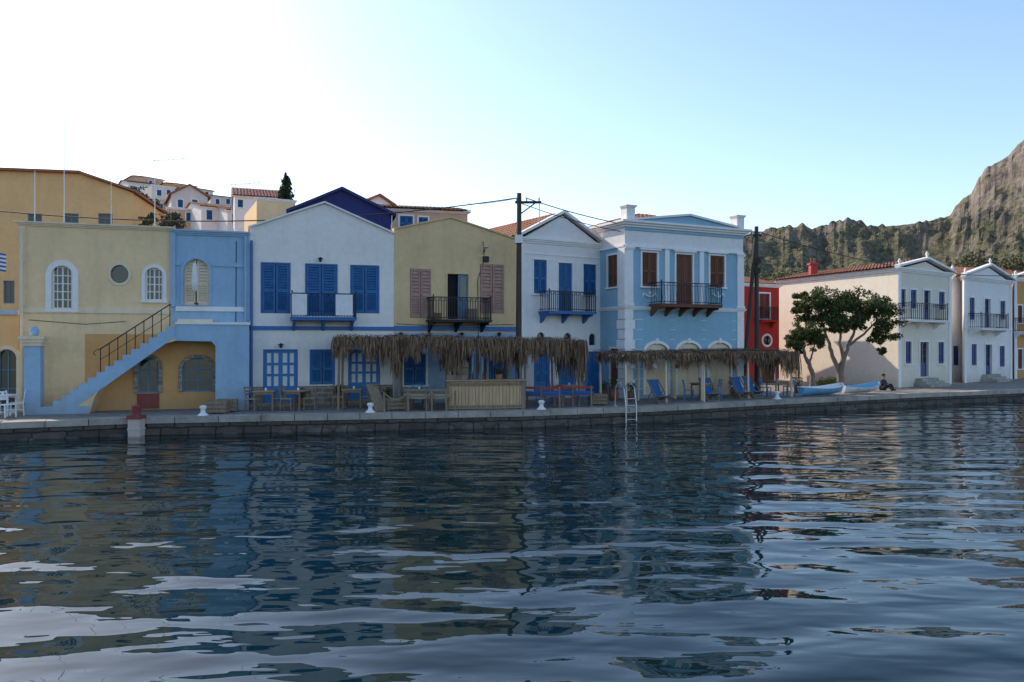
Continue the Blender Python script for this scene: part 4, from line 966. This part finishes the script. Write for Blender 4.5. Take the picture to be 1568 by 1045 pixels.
p=Part(); p.box(-.2,.2,-.2,.2,-1.1,-.02,'pinkwhite'); p.box(-.24,.24,-.24,.24,-.02,.1,'maroon'); p.lathe((0,0,.1),[(.15,0),(.15,.28),(.17,.32),(0,.36)],'maroon',12); p.box(-.22,.22,-.22,.22,-.4,-.34,'pinkwhite')
put('service_pedestal',p,209,27.35)
b=G(964,32.05,Q); p=Part()
for x in (-.24,.24): p.path([(x,.75,.02),(x,.72,.75),(x,.55,.95),(x,.25,.95),(x,.02,.75),(x,-.12,.1),(x,-.14,-1.0)],.025,'steel',8)
for z in (.35,.08,-.2,-.48,-.76): p.tube((-.24,-.1,z),(.24,-.1,z),.02,.02,'steel',6)
p.box(-.3,-.18,.68,.84,0,.03,'steel'); p.box(.18,.3,.68,.84,0,.03,'steel')
make('swim_ladder',p,Matrix.Translation(b)@Matrix.Rotation(math.radians(22),4,'Z'))
p=Part(); p.beam((0,0,0),(-.25,.5,1.0),.5,.03,'wood'); p.beam((0,1.0,0),(-.25,.5,1.0),.5,.03,'wood'); put('folding_board',p,583,30.0,20)
p=Part()
for i in range(4): p.tube((i*.9,0,0),(i*.9,0,.75),.04,.035,'wood',6)
for i in range(3): p.path([(i*.9+.9*k/8,0,.7-.25*math.sin(math.pi*k/8)) for k in range(9)],.018,'rope',5)
put('rope_barrier',p,588,29.9,13)
def boat(L,B,H,mo,mi='boatw'):
    p=Part(); n=16; secs=[]
    for i in range(n+1):
        t=i/n; bb=B/2*(math.sin(math.pi*min(1,t*.92+.06))**.6) if t<.999 else .02; sh=H*(1+.35*(2*t-1)**2*(1.2 if t>.5 else .4)); k=.06+.12*max(0,t-.7)/.3
        row=[]
        for j in range(9):
            s=-1+j/4; row.append((L*(t-.5),bb*math.sin(s*math.pi/2),k+(sh-k)*(1-math.cos(s*math.pi/2))**.8))
        secs.append(row)
    vs_=[q for r in secs for q in r]; fs_=[(i*9+j,i*9+j+1,(i+1)*9+j+1,(i+1)*9+j) for i in range(n) for j in range(8)]
    p.mesh(vs_,fs_,mo,True); p.mesh([(x*.97,y*.93,z+.025) for x,y,z in vs_],fs_,mi,True); p.mesh(secs[0],[tuple(range(9))],mo)
    for sd in (0,8): p.path([secs[i][sd] for i in range(n+1)],.03,'boatw' if mo!='boatw' else 'boatb',6)
    for t in (.25,.5,.72): i=int(t*n); y=abs(secs[i][0][1])*.93; p.box(secs[i][0][0]-.12,secs[i][0][0]+.12,-y,y,H*.68,H*.72,'wood')
    return p
put('rowing_boat',boat(3.0,1.15,.42,'boatb'),1258,38.9,30,Q-.02)
put('rowing_boat',boat(2.6,1.1,.4,'boatw','boatb'),1318,40.6,27,Q-.02)
p=Part(); p.tube((0,0,0),(.1,-.35,1.4),.015,.012,'wood',6)
for k in range(9): 
    z=.65+k*.075
    for i in range(8):
        x0=.05+i*.09; x1=x0+.09; y=lambda x:-.3+.05*math.sin(x*8)
        p.face([(x0,y(x0),z-x0*.2),(x1,y(x1),z-x1*.2),(x1,y(x1),z+.075-x1*.2),(x0,y(x0),z+.075-x0*.2)],'clothb' if k%2==0 else 'cloth',True)
b=G(-14,30.2,zy(438,30.2)); make('striped_flag',p,Matrix.Translation(b))

# ------------------------------------------------------------------ seated person on the quay edge
def person(loc,rot):
    e=bpy.data.objects.new('seated_person',None); scene.collection.objects.link(e); e.matrix_world=Matrix.Translation(loc)@Matrix.Rotation(rot,4,'Z')
    def skin(nm,vr,ed,m):
        me=bpy.data.meshes.new(nm); me.from_pydata([v[:3] for v in vr],ed,[]); o=bpy.data.objects.new(nm,me); scene.collection.objects.link(o); o.parent=e
        s=o.modifiers.new('s','SKIN'); s.use_smooth_shade=True
        for i,v in enumerate(vr): me.skin_vertices[0].data[i].radius=(v[3],v[4] if len(v)>4 else v[3]); me.skin_vertices[0].data[i].use_root=(i==0)
        o.modifiers.new('u','SUBSURF').levels=1; me.materials.append(M[m]); o.modifiers['u'].render_levels=2; return o
    skin('torso_shirt',[(0,0,.12,.16,.12),(0,-.02,.3,.14,.10),(0,-.05,.48,.17,.11),(0,-.06,.58,.08,.07),(-.19,-.05,.53,.065),(.19,-.05,.53,.065),(-.25,-.12,.33,.05),(.25,-.12,.33,.05),(-.18,-.3,.3,.038),(.18,-.3,.3,.038)],
         [(0,1),(1,2),(2,3),(2,4),(2,5),(4,6),(5,7),(6,8),(7,9)],'shirt')
    skin('trousers',[(0,0,.1,.15,.12),(-.1,-.05,.1,.1),(.1,-.05,.1,.1),(-.13,-.42,.33,.075),(.13,-.42,.33,.075),(-.13,-.55,.05,.05),(.13,-.55,.05,.05)],[(0,1),(0,2),(1,3),(2,4),(3,5),(4,6)],'trous')
    skin('neck_and_head',[(0,-.06,.56,.055),(0,-.07,.66,.05),(0,-.085,.73,.08,.09),(0,-.08,.81,.085,.095),(0,-.08,.87,.05)],[(0,1),(1,2),(2,3),(3,4)],'skin')
    p=Part(); p.ball((0,-.06,.82),.105,'hair',(.95,1,.85)); p.ball((0,-.185,.765),.016,'skin',(.8,1,1.4),8,6)
    for x in (-.03,.03): p.ball((x,-.172,.785),.010,'hair',nu=6,nv=4); p.ball((x*3.1,-.08,.765),.02,'skin',(.4,.8,1.3),6,4)
    p.box(-.022,.022,-.18,-.168,.728,.734,'maroon')
    for sx in (-1,1):
        h=V((sx*.16,-.35,.33)); p.ball(h,.04,'skin',(.8,1.1,.5))
        for k in range(4): a=h+V((sx*(-.025+.017*k),-.03,0)); p.path([a,a+V((0,-.04,.005)),a+V((0,-.065-.006*(k in (1,2)),-.02))],[.009,.008,.006],'skin',5)
        p.path([h+V((-sx*.03,.0,0)),h+V((-sx*.055,-.03,-.005)),h+V((-sx*.05,-.055,-.015))],[.011,.009,.007],'skin',5)
        p.ball((sx*.13,-.6,.035),.05,'hair',(.9,2.1,.75))
    o=bpy.data.objects.new('hair_face_hands_shoes',build(p,'d')); scene.collection.objects.link(o); o.parent=e
person(G(1351,43.6,Q+.01),math.radians(40))

# ------------------------------------------------------------------ world, sun, camera
EL=35; AZ=-50
wd=bpy.data.worlds.new('World'); scene.world=wd; wd.use_nodes=True; t=wd.node_tree; bg=t.nodes['Background']
sk=t.nodes.new('ShaderNodeTexSky'); sk.sky_type='NISHITA'; sk.sun_disc=False; sk.sun_elevation=math.radians(EL); sk.sun_rotation=math.radians(AZ); sk.air_density=1.0; sk.dust_density=1.0; sk.ozone_density=2.2
t.links.new(sk.outputs[0],bg.inputs[0]); bg.inputs[1].default_value=.26
s=V((math.sin(math.radians(AZ))*math.cos(math.radians(EL)),math.cos(math.radians(AZ))*math.cos(math.radians(EL)),math.sin(math.radians(EL))))
ld=bpy.data.lights.new('sun','SUN'); ld.energy=4.6; ld.angle=math.radians(.5); ld.color=(1,.86,.68); lo=bpy.data.objects.new('sun',ld); scene.collection.objects.link(lo); lo.rotation_euler=s.to_track_quat('Z','Y').to_euler()
cd=bpy.data.cameras.new('camera'); cd.sensor_width=36; cd.lens=36*FP/1568; cd.clip_end=6000; cd.clip_start=.1
co=bpy.data.objects.new('camera',cd); scene.collection.objects.link(co); co.location=(0,0,CH); co.rotation_euler=(math.radians(90+.12),0,0); scene.camera=co
scene.view_settings.view_transform='Standard'; scene.view_settings.look='None'; scene.view_settings.exposure=0
